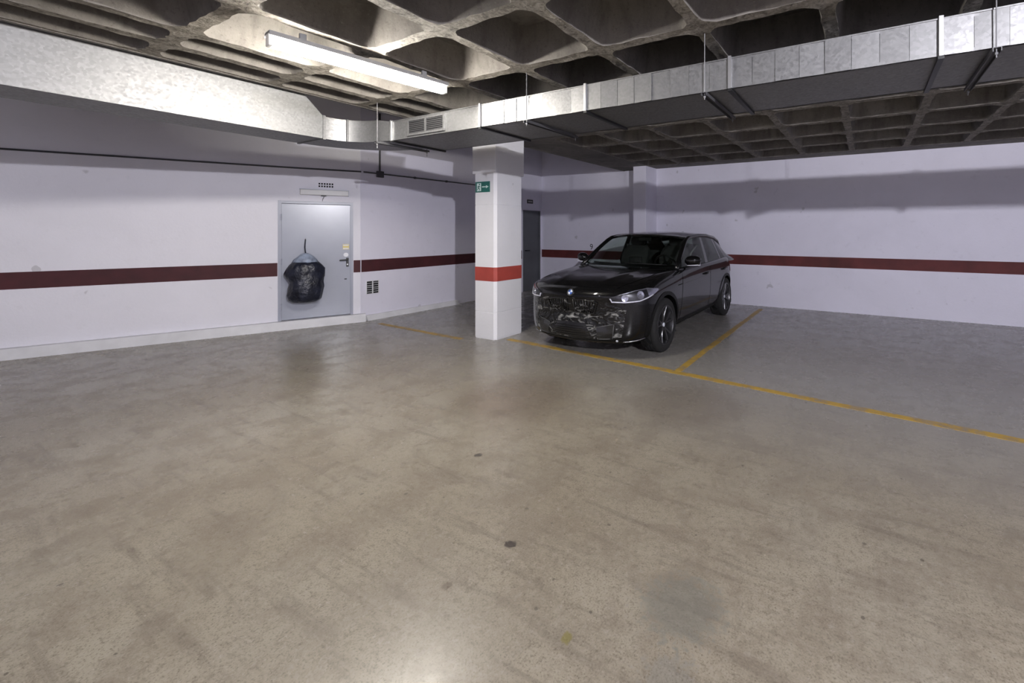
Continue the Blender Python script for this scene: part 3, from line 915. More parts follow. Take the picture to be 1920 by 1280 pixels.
# --- lower body: bent cross sections, (ly, zb, w_bottom, w_low, w_mid, w_shoulder, z_shoulder, w_topedge, z_topedge, z_top)
ST = [
 (0.000, 0.36, 0.42, 0.48, 0.49, 0.47, 0.685, 0.40, 0.725, 0.742),
 (0.012, 0.27, 0.62, 0.69, 0.71, 0.69, 0.742, 0.60, 0.790, 0.808),
 (0.060, 0.215, 0.73, 0.80, 0.82, 0.80, 0.785, 0.67, 0.842, 0.862),
 (0.180, 0.195, 0.79, 0.865, 0.88, 0.862, 0.825, 0.70, 0.888, 0.912),
 (0.400, 0.190, 0.80, 0.888, 0.90, 0.885, 0.865, 0.725, 0.928, 0.954),
 (0.640, 0.190, 0.80, 0.895, 0.908, 0.892, 0.890, 0.735, 0.957, 0.985),
 (0.900, 0.190, 0.80, 0.895, 0.910, 0.895, 0.910, 0.740, 0.984, 1.010),
 (1.180, 0.190, 0.80, 0.890, 0.908, 0.893, 0.930, 0.750, 1.008, 1.030),
 (1.420, 0.190, 0.80, 0.880, 0.900, 0.890, 0.950, 0.770, 1.020, 1.020),
 (1.560, 0.190, 0.80, 0.875, 0.895, 0.888, 0.958, 0.790, 1.015, 0.985),
 (2.200, 0.190, 0.80, 0.870, 0.892, 0.888, 0.970, 0.800, 1.018, 0.970),
 (2.900, 0.190, 0.80, 0.872, 0.895, 0.890, 0.985, 0.800, 1.030, 0.980),
 (3.400, 0.190, 0.80, 0.885, 0.905, 0.898, 1.000, 0.790, 1.050, 1.000),
 (3.800, 0.195, 0.79, 0.880, 0.900, 0.885, 1.005, 0.750, 1.062, 1.040),
 (4.080, 0.210, 0.75, 0.845, 0.865, 0.845, 0.995, 0.690, 1.075, 1.085),
 (4.260, 0.250, 0.66, 0.755, 0.780, 0.750, 0.950, 0.600, 1.030, 1.050),
 (4.330, 0.330, 0.48, 0.540, 0.560, 0.530, 0.870, 0.420, 0.930, 0.945),
]
def bend(lx, ly):
    k = max(0.0, 1 - ly / 0.85)
    kr = max(0.0, (ly - 3.7) / 0.66)
    return ly + 0.30 * (abs(lx) / 0.9) ** 2.2 * k ** 1.2 - 0.30 * (abs(lx) / 0.9) ** 2.2 * kr
verts = []; rows = []
for (ly, zb, wb_, wl, wm, ws, zsh, wt, zt, ztc) in ST:
    zl = zb + (zsh - zb) * 0.22; zm = zb + (zsh - zb) * 0.58
    half_ = [(0, zb), (wb_ * 0.6, zb), (wb_, zb + 0.012), (wl, zl), (wm, zm), (ws, zsh), ((ws * 0.45 + wt * 0.55), zsh + (zt - zsh) * 0.72), (wt, zt), (wt * 0.62, zt + (ztc - zt) * 0.72), (0, ztc)]
    loop = [(p[0], p[1]) for p in half_] + [(-p[0], p[1]) for p in reversed(half_[1:-1])]
    rows.append([(x, bend(x, ly), z) for x, z in loop])
b = MB(); b.loops(rows)
bodym = b.mesh('body_tmp', None)
tmp = bpy.data.objects.new('body_tmp', bodym); col.objects.link(tmp)
sm = tmp.modifiers.new('s', 'SUBSURF'); sm.levels = 2; sm.render_levels = 2
bpy.context.view_layer.update()
dg = bpy.context.evaluated_depsgraph_get()
smooth_me = bpy.data.meshes.new_from_object(tmp.evaluated_get(dg))
bvh = BVHTree.FromPolygons([v.co[:] for v in smooth_me.vertices], [p.vertices[:] for p in smooth_me.polygons])
# wheel-arch cutters
WF, WR_, WRAD = 0.84, 3.51, 0.340
cb = MB()
for wy in (WF, WR_):
    for s_ in (-1, 1):
        cb.cyl((s_ * 0.60, wy, 0.335), (s_ * 1.2, wy, 0.335), 0.385, 40)
cut = bpy.data.objects.new('cut_tmp', cb.mesh('cut_tmp', None)); col.objects.link(cut)
bo = tmp.modifiers.new('b', 'BOOLEAN'); bo.object = cut; bo.operation = 'DIFFERENCE'; bo.solver = 'EXACT'
bpy.context.view_layer.update()
dg = bpy.context.evaluated_depsgraph_get()
body_me = bpy.data.meshes.new_from_object(tmp.evaluated_get(dg))
bpy.data.objects.remove(tmp); bpy.data.objects.remove(cut)
body_me.name = 'body'; body_me.materials.clear(); body_me.materials.append(M['paint'])
for p in body_me.polygons: p.use_smooth = True
body_me.set_sharp_from_angle(angle=math.radians(35))
body = obj('body', body_me, car)

def cpart(name, mb, mat, parent=None, smooth=False, angle=None, label=None):
    """car part from car-local coordinates"""
    o = obj(name, mb.mesh(name, mat, (0, 0, 0), smooth, angle), parent or car)
    if label: o['label'] = label
    return o
def front_hit(lx, z, off=0.0, ly_axis=1.25):
    """point on the nose: lx is the sideways position, found along rays that fan out from a vertical axis"""
    # lx is converted to a fan angle so that wrap-round shapes stay even
    ph = lx
    d = Vector((math.sin(ph), -math.cos(ph), 0))
    o_ = Vector((0, ly_axis, z)) + d * 3
    h = bvh.ray_cast(o_, -d)
    return h[0] + h[1] * off, h[1]
def fan(lx, ly, ly_axis=1.25):
    return math.atan2(lx, ly_axis - ly)
def interp(pts, t):
    """polyline sample at 0..1 (by index)"""
    n = len(pts) - 1; k = min(int(t * n), n - 1); f_ = t * n - k
    return [a + (c - a) * f_ for a, c in zip(pts[k], pts[k + 1])]
def front_patch(top, bot, nu, nv, off, th):
    P, N = [], []
    for i in range(nu + 1):
        t = interp(top, i / nu); q = interp(bot, i / nu); rp, rn_ = [], []
        for j in range(nv + 1):
            f_ = j / nv
            p, n_ = front_hit(t[0] + (q[0] - t[0]) * f_, t[1] + (q[1] - t[1]) * f_, off)
            rp.append(p[:]); rn_.append(n_[:])
        P.append(rp); N.append(rn_)
    return MB().shell(P, N, th)
def side_patch(top, bot, nu, nv, off, th, s_):
    P, N = [], []
    for i in range(nu + 1):
        t = interp(top, i / nu); q = interp(bot, i / nu); rp, rn_ = [], []
        for j in range(nv + 1):
            f_ = j / nv
            y = t[0] + (q[0] - t[0]) * f_; z = t[1] + (q[1] - t[1]) * f_
            h = bvh.ray_cast(Vector((s_ * 3, y, z)), Vector((-s_, 0, 0)))
            rp.append((h[0] + h[1] * off)[:]); rn_.append(h[1][:])
        P.append(rp); N.append(rn_)
    return MB().shell(P, N, th)
def top_patch(left, right, nu, nv, off, th):
    P, N = [], []
    for i in range(nu + 1):
        a = interp(left, i / nu); c = interp(right, i / nu); rp, rn_ = [], []
        for j in range(nv + 1):
            f_ = j / nv
            h = bvh.ray_cast(Vector((a[0] + (c[0] - a[0]) * f_, a[1] + (c[1] - a[1]) * f_, 3)), Vector((0, 0, -1)))
            rp.append((h[0] + h[1] * off)[:]); rn_.append(h[1][:])
        P.append(rp); N.append(rn_)
    return MB().shell(P, N, th)

# bonnet panel
hoodL = [(-0.55, 0.155), (-0.66, 0.35), (-0.71, 0.62), (-0.725, 0.95), (-0.735, 1.20), (-0.74, 1.36)]
hoodR = [(-x, y) for x, y in hoodL]
# curved ends handled by blending the end rows to the nose and cowl curves
P, N = [], []
nu, nv = 26, 22
for i in range(nu + 1):
    a = interp(hoodL, i / nu); rp, rn_ = [], []
    for j in range(nv + 1):
        f_ = -1 + 2 * j / nv
        x = abs(a[0]) * f_
        t = i / nu
        y_front = 0.105 + 0.085 * abs(x / 0.6) ** 2.2
        y_back = 1.17 + 0.19 * abs(x / 0.74) ** 2
        w = interp(hoodL, t)[1]
        y = y_front + (y_back - y_front) * t
        h = bvh.ray_cast(Vector((x, y, 3)), Vector((0, 0, -1)))
        # two pressed creases
        cr = 0.010 * math.exp(-((abs(x) - (0.30 + 0.20 * t)) / 0.045) ** 2) * min(1, t * 4) * min(1, (1 - t) * 6)
        rp.append((h[0] + h[1] * (0.004 + cr))[:]); rn_.append(h[1][:])
    P.append(rp); N.append(rn_)
hood = cpart('bonnet', MB().shell(P, N, 0.012), 'paint', smooth=True, angle=50)

# patchy film over the nose (between the lamps, down to the lower intake)
film = front_patch([(fan(-0.66, 0.22), 0.62), (fan(-0.43, 0.09), 0.715), (0, 0.742), (fan(0.43, 0.09), 0.715), (fan(0.66, 0.22), 0.62)],
                   [(fan(-0.62, 0.18), 0.30), (fan(-0.40, 0.06), 0.275), (0, 0.27), (fan(0.40, 0.06), 0.275), (fan(0.62, 0.18), 0.30)], 40, 16, 0.0035, 0.006)
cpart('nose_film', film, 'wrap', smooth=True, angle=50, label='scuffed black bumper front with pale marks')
# kidney grilles
for s_ in (-1, 1):
    top = [(s_ * fan(0.045, 0.0), 0.720), (s_ * fan(0.20, 0.01), 0.725), (s_ * fan(0.365, 0.06), 0.700)]
    bot = [(s_ * fan(0.055, 0.0), 0.575), (s_ * fan(0.20, 0.01), 0.555), (s_ * fan(0.320, 0.05), 0.565)]
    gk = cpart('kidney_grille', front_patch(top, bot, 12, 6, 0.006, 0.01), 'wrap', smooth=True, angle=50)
    rim_pts = [front_hit(*interp(top, t / 10), 0.010)[0] for t in range(11)] + [front_hit(*interp(bot, t / 10), 0.010)[0] for t in range(10, -1, -1)]
    cpart('grille_rim', MB().tube(rim_pts + [rim_pts[0]], 0.007, 6), 'gloss_black', gk, smooth=True)
    for k in range(1, 9):
        t = k / 9
        a = front_hit(*interp(top, t), 0.010)[0]; c = front_hit(*interp(bot, t), 0.010)[0]
        m_ = (a + c) / 2 + Vector((0, -0.004, 0))
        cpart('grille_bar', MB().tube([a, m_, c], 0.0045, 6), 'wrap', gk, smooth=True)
# emblem on the bonnet edge
ep, en = front_hit(0, 0.755, 0.006)
h = bvh.ray_cast(Vector((0, -3, 0.800)), Vector((0, 1, 0)))
ec, enn = h[0] + h[1] * 0.006, h[1]
ax = Vector((1, 0, 0)); ay = enn.cross(ax).normalized()
if ay.z < 0: ay = -ay
em = MB(); em.cyl(ec - enn * 0.008, ec + enn * 0.003, 0.044, 28); emb = cpart('emblem', em, 'chrome', label='round blue and white bonnet emblem')
def sector(a0, a1, r, lift):
    pts = [ec + enn * lift] + [ec + enn * lift + ax * math.cos(a0 + (a1 - a0) * k / 8) * r + ay * math.sin(a0 + (a1 - a0) * k / 8) * r for k in range(9)]
    m_ = MB(); n = len(pts)
    m_.add([p[:] for p in pts] + [(p - enn * 0.002)[:] for p in pts], [tuple(range(n)), tuple(reversed(range(n, 2 * n)))] + [(i, (i + 1) % n, n + (i + 1) % n, n + i) for i in range(n)])
    return m_
ring = MB(); Lr = []
for r_, l_ in ((0.031, 0.003), (0.031, 0.0045), (0.041, 0.0045), (0.041, 0.003)):
    Lr.append([(ec + enn * l_ + ax * math.cos(2 * PI * k / 28) * r_ + ay * math.sin(2 * PI * k / 28) * r_)[:] for k in range(28)])
ring.loops(Lr, cap0=False, cap1=False); cpart('emblem_ring', ring, 'black', emb)
for k in range(4):
    cpart('emblem_quarter', sector(k * PI / 2, (k + 1) * PI / 2, 0.030, 0.0046), 'emb_blue' if k % 2 else 'emb_white', emb)

# lower intakes
ci = front_patch([(fan(-0.20, 0.03), 0.445), (0, 0.45), (fan(0.20, 0.03), 0.445)], [(fan(-0.30, 0.05), 0.285), (0, 0.278), (fan(0.30, 0.05), 0.285)], 16, 6, 0.0045, 0.008)
cint = cpart('lower_intake', ci, 'gloss_black', smooth=True, angle=50)
for k in range(5):
    z = 0.30 + k * 0.026
    w = 0.27 - 0.014 * k
    pts = [front_hit(fan(w * (-1 + 2 * i / 14), 0.06 * abs(-1 + 2 * i / 14)), z, 0.008)[0] for i in range(15)]
    cpart('intake_bar', MB().tube(pts, 0.004, 5), 'gloss_black', cint, smooth=True)
for s_ in (-1, 1):
    # side intake with pale edge
    t_ = [(s_ * fan(0.34, 0.07), 0.405), (s_ * fan(0.545, 0.14), 0.452)]
    b_ = [(s_ * fan(0.36, 0.07), 0.272), (s_ * fan(0.525, 0.13), 0.282)]
    si = cpart('side_intake', front_patch(t_, b_, 8, 6, 0.006, 0.01), 'gloss_black', smooth=True, angle=50)
    pts = [front_hit(*interp(t_, k / 6), 0.008)[0] for k in range(7)] + [front_hit(*interp(b_, k / 6), 0.008)[0] for k in range(6, -1, -1)]
    cpart('intake_edge', MB().tube(pts + [pts[0]], 0.005, 6), 'dark_steel', si, smooth=True)
    # air curtain slot at the bumper corner
    t2 = [(s_ * fan(0.845, 0.40), 0.52), (s_ * fan(0.865, 0.44), 0.50)]
    b2 = [(s_ * fan(0.815, 0.36), 0.26), (s_ * fan(0.845, 0.42), 0.27)]
    cpart('air_curtain', front_patch(t2, b2, 4, 10, 0.003, 0.008), 'trim', smooth=True, angle=50)
    # fog lamp / reflector dot
    p, n_ = front_hit(s_ * fan(0.565, 0.17), 0.252, 0.0)
    fg = MB(); fg.cyl(p - n_ * 0.01, p + n_ * 0.006, 0.014, 14)
    cpart('sensor_dot', fg, 'emb_white', smooth=True, angle=40)
    # bright lower lip
    pts = [front_hit(s_ * fan(0.64 + 0.19 * k / 8, 0.18 + 0.20 * (k / 8) ** 1.3), 0.240 + 0.03 * (k / 8) ** 2, 0.006)[0] for k in range(9)]
    cpart('lower_lip', MB().tube(pts, 0.006, 6), 'chrome', smooth=True)
    # headlight: bezel, reflector bowls, light guide and lens
    top = [(s_ * fan(0.485, 0.115), 0.752), (s_ * fan(0.60, 0.19), 0.800), (s_ * fan(0.71, 0.31), 0.838), (s_ * fan(0.80, 0.46), 0.856), (s_ * fan(0.873, 0.64), 0.828)]
    bot = [(s_ * fan(0.525, 0.13), 0.708), (s_ * fan(0.66, 0.21), 0.700), (s_ * fan(0.775, 0.32), 0.708), (s_ * fan(0.84, 0.46), 0.752), (s_ * fan(0.873, 0.64), 0.816)]
    hl = cpart('headlight', front_patch(top, bot, 20, 8, 0.005, 0.03), 'lamp_dark', smooth=True, angle=50, label='headlight with twin reflectors under a clear lens')
    refl = front_patch([interp(top, 0.72), interp(top, 0.86), interp(top, 0.985)], [interp(bot, 0.72), interp(bot, 0.86), interp(bot, 0.985)], 8, 6, 0.009, 0.006)
    cpart('corner_reflector', refl, 'lamp_inner', hl, smooth=True, angle=50)
    gl_ = [front_hit(*[a + (c - a) * 0.93 for a, c in zip(interp(top, t / 16), interp(bot, t / 16))], 0.013)[0] for t in range(14)]
    gl0 = [front_hit(*[a + (c - a) * f_ for a, c in zip(interp(top, 0.02), interp(bot, 0.02))], 0.013)[0] for f_ in (0.15, 0.5)]
    cpart('light_guide', MB().tube(gl0 + gl_, 0.0075, 7), 'drl', hl, smooth=True)
    tl = [front_hit(*[a + (c - a) * 0.06 for a, c in zip(interp(top, t / 16), interp(bot, t / 16))], 0.010)[0] for t in range(3, 16)]
    cpart('upper_strip', MB().tube(tl, 0.006, 6), 'lamp_inner', hl, smooth=True)
    for u_, rr in ((0.28, 0.036), (0.56, 0.043)):
        c_, n_ = front_hit(*[a + (c - a) * 0.48 for a, c in zip(interp(top, u_), interp(bot, u_))], 0.008)
        bowl = MB(); Lb = []
        a1 = n_.orthogonal().normalized(); a2 = n_.cross(a1)
        for rad, lift in ((rr * 1.12, 0.0), (rr * 1.12, 0.006), (rr, 0.006), (rr * 0.72, 0.002), (rr * 0.45, 0.001)):
            Lb.append([(c_ + n_ * lift + (a1 * math.cos(k * PI / 10) + a2 * math.sin(k * PI / 10)) * rad)[:] for k in range(20)])
        bowl.loops(Lb)
        cpart('reflector_bowl', bowl, 'lamp_inner', hl, smooth=True, angle=60)
        pj = MB(); pj.cyl(c_, c_ + n_ * 0.012, rr * 0.42, 14, rr * 0.25); cpart('projector', pj, 'chrome', hl, smooth=True, angle=50)
    cpart('lens', front_patch(top, bot, 20, 8, 0.022, 0.003), 'lens', hl, smooth=True, angle=50)

# front lower black skirt
skp = front_patch([(fan(-0.80, 0.34), 0.262), (fan(-0.5, 0.1), 0.25), (0, 0.245), (fan(0.5, 0.1), 0.25), (fan(0.80, 0.34), 0.262)],
                  [(fan(-0.78, 0.34), 0.225), (fan(-0.5, 0.1), 0.222), (0, 0.222), (fan(0.5, 0.1), 0.222), (fan(0.78, 0.34), 0.225)], 30, 3, 0.006, 0.02)
cpart('front_skirt', skp, 'trim', smooth=True, angle=50)

# ---- greenhouse
def rail(ly):
    """roof-rail position (half width, height) along the car"""
    pts = [(1.95, 0.690, 1.385), (2.08, 0.682, 1.425), (2.5, 0.675, 1.462), (3.0, 0.665, 1.456), (3.5, 0.635, 1.414), (3.85, 0.595, 1.345), (4.1, 0.60, 1.13)]
    if ly <= pts[0][0]: return pts[0][1:]
    for a, c in zip(pts, pts[1:]):
        if ly <= c[0]:
            t = (ly - a[0]) / (c[0] - a[0])
            return (a[1] + (c[1] - a[1]) * t, a[2] + (c[2] - a[2]) * t)
    return pts[-1][1:]
def belt(ly):
    return 0.985 + 0.03 * (ly - 1.5) / 2.2
def side(ly, z):
    w1, z1 = rail(ly); z0 = belt(ly)
    t = max(-0.2, min(1, (z - z0) / (z1 - z0)))
    return 0.815 + (w1 - 0.815) * (t ** 1.15 if t > 0 else t)
def shell_from(fn, nu, nv, th, flip=1):
    P = [[Vector(fn(i / nu, j / nv)) for j in range(nv + 1)] for i in range(nu + 1)]
    N = []
    for i in range(nu + 1):
        r_ = []
        for j in range(nv + 1):
            du = P[min(i + 1, nu)][j] - P[max(i - 1, 0)][j]; dv = P[i][min(j + 1, nv)] - P[i][max(j - 1, 0)]
            n_ = du.cross(dv)
            n_ = n_.normalized() if n_.length > 1e-9 else Vector((0, 0, 1))
            r_.append((n_ * flip)[:])
        N.append(r_)
    return MB().shell([[p[:] for p in r_] for r_ in P], N, th)
def ws(u, v):       # windscreen: u across -1..1, v up
    x = -1 + 2 * u
    lo = Vector((0.735 * x, 1.135 + 0.30 * x * x, 1.040 - 0.015 * x * x)); hi = Vector((0.650 * x, 1.93 + 0.16 * x * x, 1.478 - 0.050 * x * x))
    p = lo.lerp(hi, v); p.z += 0.035 * math.sin(PI * v); return p
cpart('windscreen', shell_from(ws, 16, 10, 0.005), 'glass', smooth=True, angle=50)
def roofz(ly):
    pts = [(1.90, 1.478), (2.1, 1.503), (2.5, 1.524), (3.0, 1.518), (3.5, 1.474), (3.9, 1.405)]
    if ly <= pts[0][0]: return pts[0][1]
    for a, c in zip(pts, pts[1:]):
        if ly <= c[0]: return a[1] + (c[1] - a[1]) * (ly - a[0]) / (c[0] - a[0])
    return pts[-1][1]
def roof(u, v):
    x = -1 + 2 * u
    ly = (1.92 + 0.15 * x * x) + (3.93 - 0.06 * x * x - 1.92 - 0.15 * x * x) * v
    w, zr = rail(ly)
    z = roofz(ly) - (roofz(ly) - zr - 0.012) * abs(x) ** 2.6
    return Vector(((w + 0.005) * x, ly, z))
rf = cpart('roof', shell_from(roof, 20, 24, 0.03), 'paint', smooth=True, angle=50)
fin = MB()
fin.loops([[(0.014 * k, 3.52 - 0.0 * k, z_) for k in (-1, 1)] + [(0.010 * k, yb_, z_) for k, yb_ in ((1, 3.66), (-1, 3.66))] for z_ in (1.45,)] +
          [[(-0.007, 3.60, 1.515), (0.007, 3.60, 1.515), (0.005, 3.66, 1.515), (-0.005, 3.66, 1.515)]])
cpart('roof_fin', fin, 'paint', rf)
def rear_glass(u, v):
    x = -1 + 2 * u
    lo = Vector((0.60 * x, 4.20 - 0.10 * x * x, 1.075)); hi = Vector((0.555 * x, 3.93 - 0.06 * x * x, 1.395 - 0.055 * x * x))
    return lo.lerp(hi, v)
cpart('rear_window', shell_from(rear_glass, 10, 6, 0.005, -1), 'glass_dark', smooth=True, angle=50)
for s_ in (-1, 1):
    path = [(s_ * 0.805, 1.40, 1.000), (s_ * 0.765, 1.60, 1.140), (s_ * 0.728, 1.80, 1.270), (s_ * 0.697, 1.98, 1.375), (s_ * 0.688, 2.10, 1.422), (s_ * 0.682, 2.3, 1.445), (s_ * 0.678, 2.6, 1.460), (s_ * 0.668, 3.0, 1.455), (s_ * 0.638, 3.5, 1.412), (s_ * 0.598, 3.85, 1.345), (s_ * 0.60, 4.08, 1.15), (s_ * 0.62, 4.14, 1.06)]
    cpart('roof_pillar', MB().tube(path, 0.036, 10, 0.030), 'paint', smooth=True)
    def quad_glass(yb0, yb1, yt0, yt1, zoff_t=0.02, zb_off=0.0):
        def fn(u, v):
            yb_ = yb0 + (yb1 - yb0) * u; yt_ = yt0 + (yt1 - yt0) * u
            ly = yb_ + (yt_ - yb_) * v
            z0 = belt(ly) + zb_off; z1 = rail(yt_)[1] - zoff_t
            # the front edge follows the pillar
            z = z0 + (z1 - z0) * v
            return Vector((s_ * side(ly, z), ly, z))
        return fn
    wins = [('front_window', quad_glass(1.50, 2.60, 2.03, 2.66), 'glass'), ('rear_side_window', quad_glass(2.70, 3.40, 2.74, 3.34), 'glass_dark'), ('quarter_window', quad_glass(3.45, 3.72, 3.39, 3.56), 'glass_dark')]
    for nm, fn, mt in wins:
        cpart(nm, shell_from(fn, 12, 8, 0.005, s_), mt, smooth=True, angle=50)
    def strip(ly0, ly1, top0, top1):
        return shell_from(quad_glass(ly0, ly1, top0, top1, 0.0, -0.03), 4, 8, 0.02, s_)
    cpart('door_pillar', strip(2.585, 2.715, 2.65, 2.75), 'gloss_black', smooth=True, angle=50)
    cpart('door_pillar', strip(3.39, 3.46, 3.33, 3.40), 'gloss_black', smooth=True, angle=50)
    cpart('rear_quarter', shell_from(quad_glass(3.70, 4.16, 3.54, 3.86, -0.01, -0.04), 8, 8, 0.02, s_), 'paint', smooth=True, angle=50)
    # belt moulding
    bm_ = [(s_ * (0.812 + 0.004), 1.46 + 2.26 * k / 14, belt(1.46 + 2.26 * k / 14) + 0.004) for k in range(15)]
    cpart('belt_moulding', MB().tube(bm_, 0.012, 6), 'gloss_black', smooth=True)
    # shoulder fill between body shoulder and glass
    # doors (raised panels so that the shut lines read)
    fd = cpart('front_door', side_patch([(1.44, 0.955), (2.62, 0.965)], [(1.34, 0.30), (2.60, 0.30)], 14, 10, 0.004, 0.012, s_), 'paint', smooth=True, angle=50)
    rd_ = cpart('rear_door', side_patch([(2.635, 0.965), (3.62, 0.985), ], [(2.615, 0.30), (3.08, 0.30)], 14, 10, 0.004, 0.012, s_), 'paint', smooth=True, angle=50)
    for dd, y in ((fd, 2.42), (rd_, 3.36)):
        h0 = bvh.ray_cast(Vector((s_ * 3, y, 0.86)), Vector((-s_, 0, 0)))[0]
        hm = MB(); hm.tube([(h0.x - s_ * 0.005, y - 0.12, 0.86), (h0.x + s_ * 0.03, y - 0.09, 0.862), (h0.x + s_ * 0.034, y, 0.864), (h0.x + s_ * 0.03, y + 0.09, 0.865), (h0.x - s_ * 0.005, y + 0.12, 0.866)], 0.013, 8)
        cpart('door_handle', hm, 'paint', dd, smooth=True)
    cpart('fuel_crease', MB().tube([bvh.ray_cast(Vector((s_ * 3, y, 0.80 + 0.05 * (y - 1.2) / 2.4)), Vector((-s_, 0, 0)))[0] for y in [1.25 + 0.2 * k for k in range(12)]], 0.006, 6), 'paint', smooth=True)
    # side skirt
    cpart('side_skirt', side_patch([(1.26, 0.315), (3.10, 0.315)], [(1.26, 0.215), (3.10, 0.215)], 12, 4, 0.012, 0.02, s_), 'trim', smooth=True, angle=50)
    # wheel-arch trim
    for wy in (WF, WR_):
        P, N = [], []
        for k in range(25):
            a = math.radians(-22 + (180 + 44) * k / 24)
            rp, rn_ = [], []
            for rr in (0.387, 0.41, 0.435):
                y = wy + rr * math.cos(a); z = 0.335 + rr * math.sin(a)
                h = bvh.ray_cast(Vector((s_ * 3, y, z)), Vector((-s_, 0, 0)))
                hit = h[0] if h[0] is not None and abs(h[0].x) > 0.7 else Vector((s_ * 0.86, y, z))
                rp.append((hit.x + s_ * 0.008, y, z)); rn_.append((s_, 0, 0))
            P.append(rp); N.append(rn_)
        cpart('arch_trim', MB().shell(P, N, 0.02), 'trim', smooth=True, angle=50)
    # mirror
    mr = MB(); Lm = []
    for k in range(9):
        t = k / 8; x = 0.845 + 0.215 * t
        r_ = (0.35, 0.78, 0.95, 1.0, 1.0, 0.98, 0.92, 0.78, 0.40)[k]
        cy_ = 1.625 + 0.05 * t; cz = 1.105 + 0.012 * t
        Lm.append([(s_ * x, cy_ + 0.085 * r_ * math.cos(q * PI / 8) * (1.0 if math.cos(q * PI / 8) < 0 else 0.55), cz + 0.072 * r_ * math.sin(q * PI / 8)) for q in range(16)])
    mr.loops(Lm)
    mo = cpart('mirror', mr, 'paint', smooth=True, angle=60)
    ft = MB(); ft.tube([(s_ * 0.80, 1.66, 1.005), (s_ * 0.86, 1.66, 1.018), (s_ * 0.91, 1.66, 1.05)], 0.022, 8, 0.014); cpart('mirror_foot', ft, 'trim', mo, smooth=True)
    si_ = MB(); si_.tube([(s_ * (0.90 + 0.15 * k / 6), 1.565 - 0.012 * math.sin(PI * k / 6) + 0.035 * (k / 6) ** 2, 1.045 + 0.01 * k / 6) for k in range(7)], 0.006, 6); cpart('turn_signal', si_, 'drl', mo, smooth=True)
    gm_ = MB(); gm_.box((s_ * 0.89 if s_ > 0 else -1.045, 1.70, 1.035), (s_ * 1.045 if s_ > 0 else -0.89, 1.712, 1.14)); cpart('mirror_glass', gm_, 'chrome', mo)
    # tail lamp
    tlp, _ = (None, None)
    P, N = [], []
    for i in range(9):
        rp, rn_ = [], []
        for j in range(5):
            ph = s_ * (0.40 + 0.55 * i / 8)
            d = Vector((math.sin(ph), math.cos(ph), 0)); z = 0.80 + 0.13 * j / 4 - 0.02 * i / 8
            h = bvh.ray_cast(Vector((0, 3.2, z)) + d * 3, -d)
            rp.append((h[0] + h[1] * 0.006)[:]); rn_.append(h[1][:])
        P.append(rp); N.append(rn_)
    cpart('tail_lamp', MB().shell(P, N, 0.02), 'maroon', smooth=True, angle=50)

# cabin interior
b = MB(); b.loops([[(x, y0 + (0.10 * (1 - (x / 0.7) ** 2) * -1), z) for y0, z in ((1.42, 0.94), (1.42, 1.005), (1.62, 1.035), (1.80, 1.025), (1.86, 0.94))] for x in [-0.72 + 1.44 * k / 10 for k in range(11)]])
cpart('dashboard', b, 'trim', smooth=True, angle=40)
b = MB(); b.bbox((-0.11, 1.66, 1.02), (0.11, 1.70, 1.14), 0.012); cpart('centre_screen', b, 'gloss_black')
def seat(x, y, w, nm):
    b = MB(); L = []
    for t, ww, th in ((0, 0.86, 0.11), (0.25, 0.96, 0.13), (0.55, 1.0, 0.13), (0.8, 0.92, 0.11), (1.0, 0.70, 0.07)):
        z = 0.93 + 0.36 * t; yy = y + 0.16 * t
        L.append([(x + w / 2 * ww * sx, yy + th / 2 * sy, z) for sx, sy in ((-1, -0.6), (-0.6, -1), (0.6, -1), (1, -0.6), (1, 0.6), (0.6, 1), (-0.6, 1), (-1, 0.6))])
    b.loops(L); so = cpart(nm, b, 'seat', smooth=True, angle=60)
    hb = MB(); L = []
    for t, ww, th in ((0, 0.75, 0.06), (0.2, 1.0, 0.09), (0.7, 1.0, 0.09), (1.0, 0.72, 0.05)):
        z = 1.285 + 0.155 * t; yy = y + 0.165 + 0.015 * t
        L.append([(x + 0.125 * ww * sx, yy + th / 2 * sy, z) for sx, sy in ((-1, -0.6), (-0.6, -1), (0.6, -1), (1, -0.6), (1, 0.6), (0.6, 1), (-0.6, 1), (-1, 0.6))])
    hb.loops(L); cpart('headrest', hb, 'seat', so, smooth=True, angle=60)
    return so
seat(-0.36, 2.28, 0.50, 'front_seat'); seat(0.36, 2.28, 0.50, 'front_seat')
for x in (-0.45, 0.0, 0.45): seat(x, 3.12, 0.44, 'rear_seat')
for s_ in (-1, 1):
    bl = MB(); bl.tube([(s_ * 0.655, 2.62, 1.30), (s_ * 0.60, 2.50, 1.18), (s_ * 0.56, 2.44, 1.0)], 0.022, 6, 0.004); cpart('seat_belt', bl, 'belt', smooth=True)
sw = MB(); c_ = Vector((0.37, 2.00, 1.00)); nn = Vector((0, 0.88, 0.47)).normalized(); a1 = Vector((1, 0, 0)); a2 = nn.cross(a1)
sw.tube([c_ + (a1 * math.cos(k * PI / 14) + a2 * math.sin(k * PI / 14)) * 0.18 for k in range(29)], 0.014, 8)
swo = cpart('steering_wheel', sw, 'trim', smooth=True)
hubb = MB(); hubb.cyl(c_ - nn * 0.015, c_ + nn * 0.02, 0.06, 16)
for a in (0, PI, -PI / 2): hubb.tube([c_, c_ + (a1 * math.cos(a) + a2 * math.sin(a)) * 0.175], 0.016, 6, 0.008)
cpart('steering_hub', hubb, 'trim', swo, smooth=True, angle=50)
rm = MB(); rm.bbox((-0.11, 1.99, 1.375), (0.11, 2.02, 1.435), 0.01); rm.cyl((0, 2.0, 1.43), (0, 1.98, 1.475), 0.012); cpart('interior_mirror', rm, 'trim')
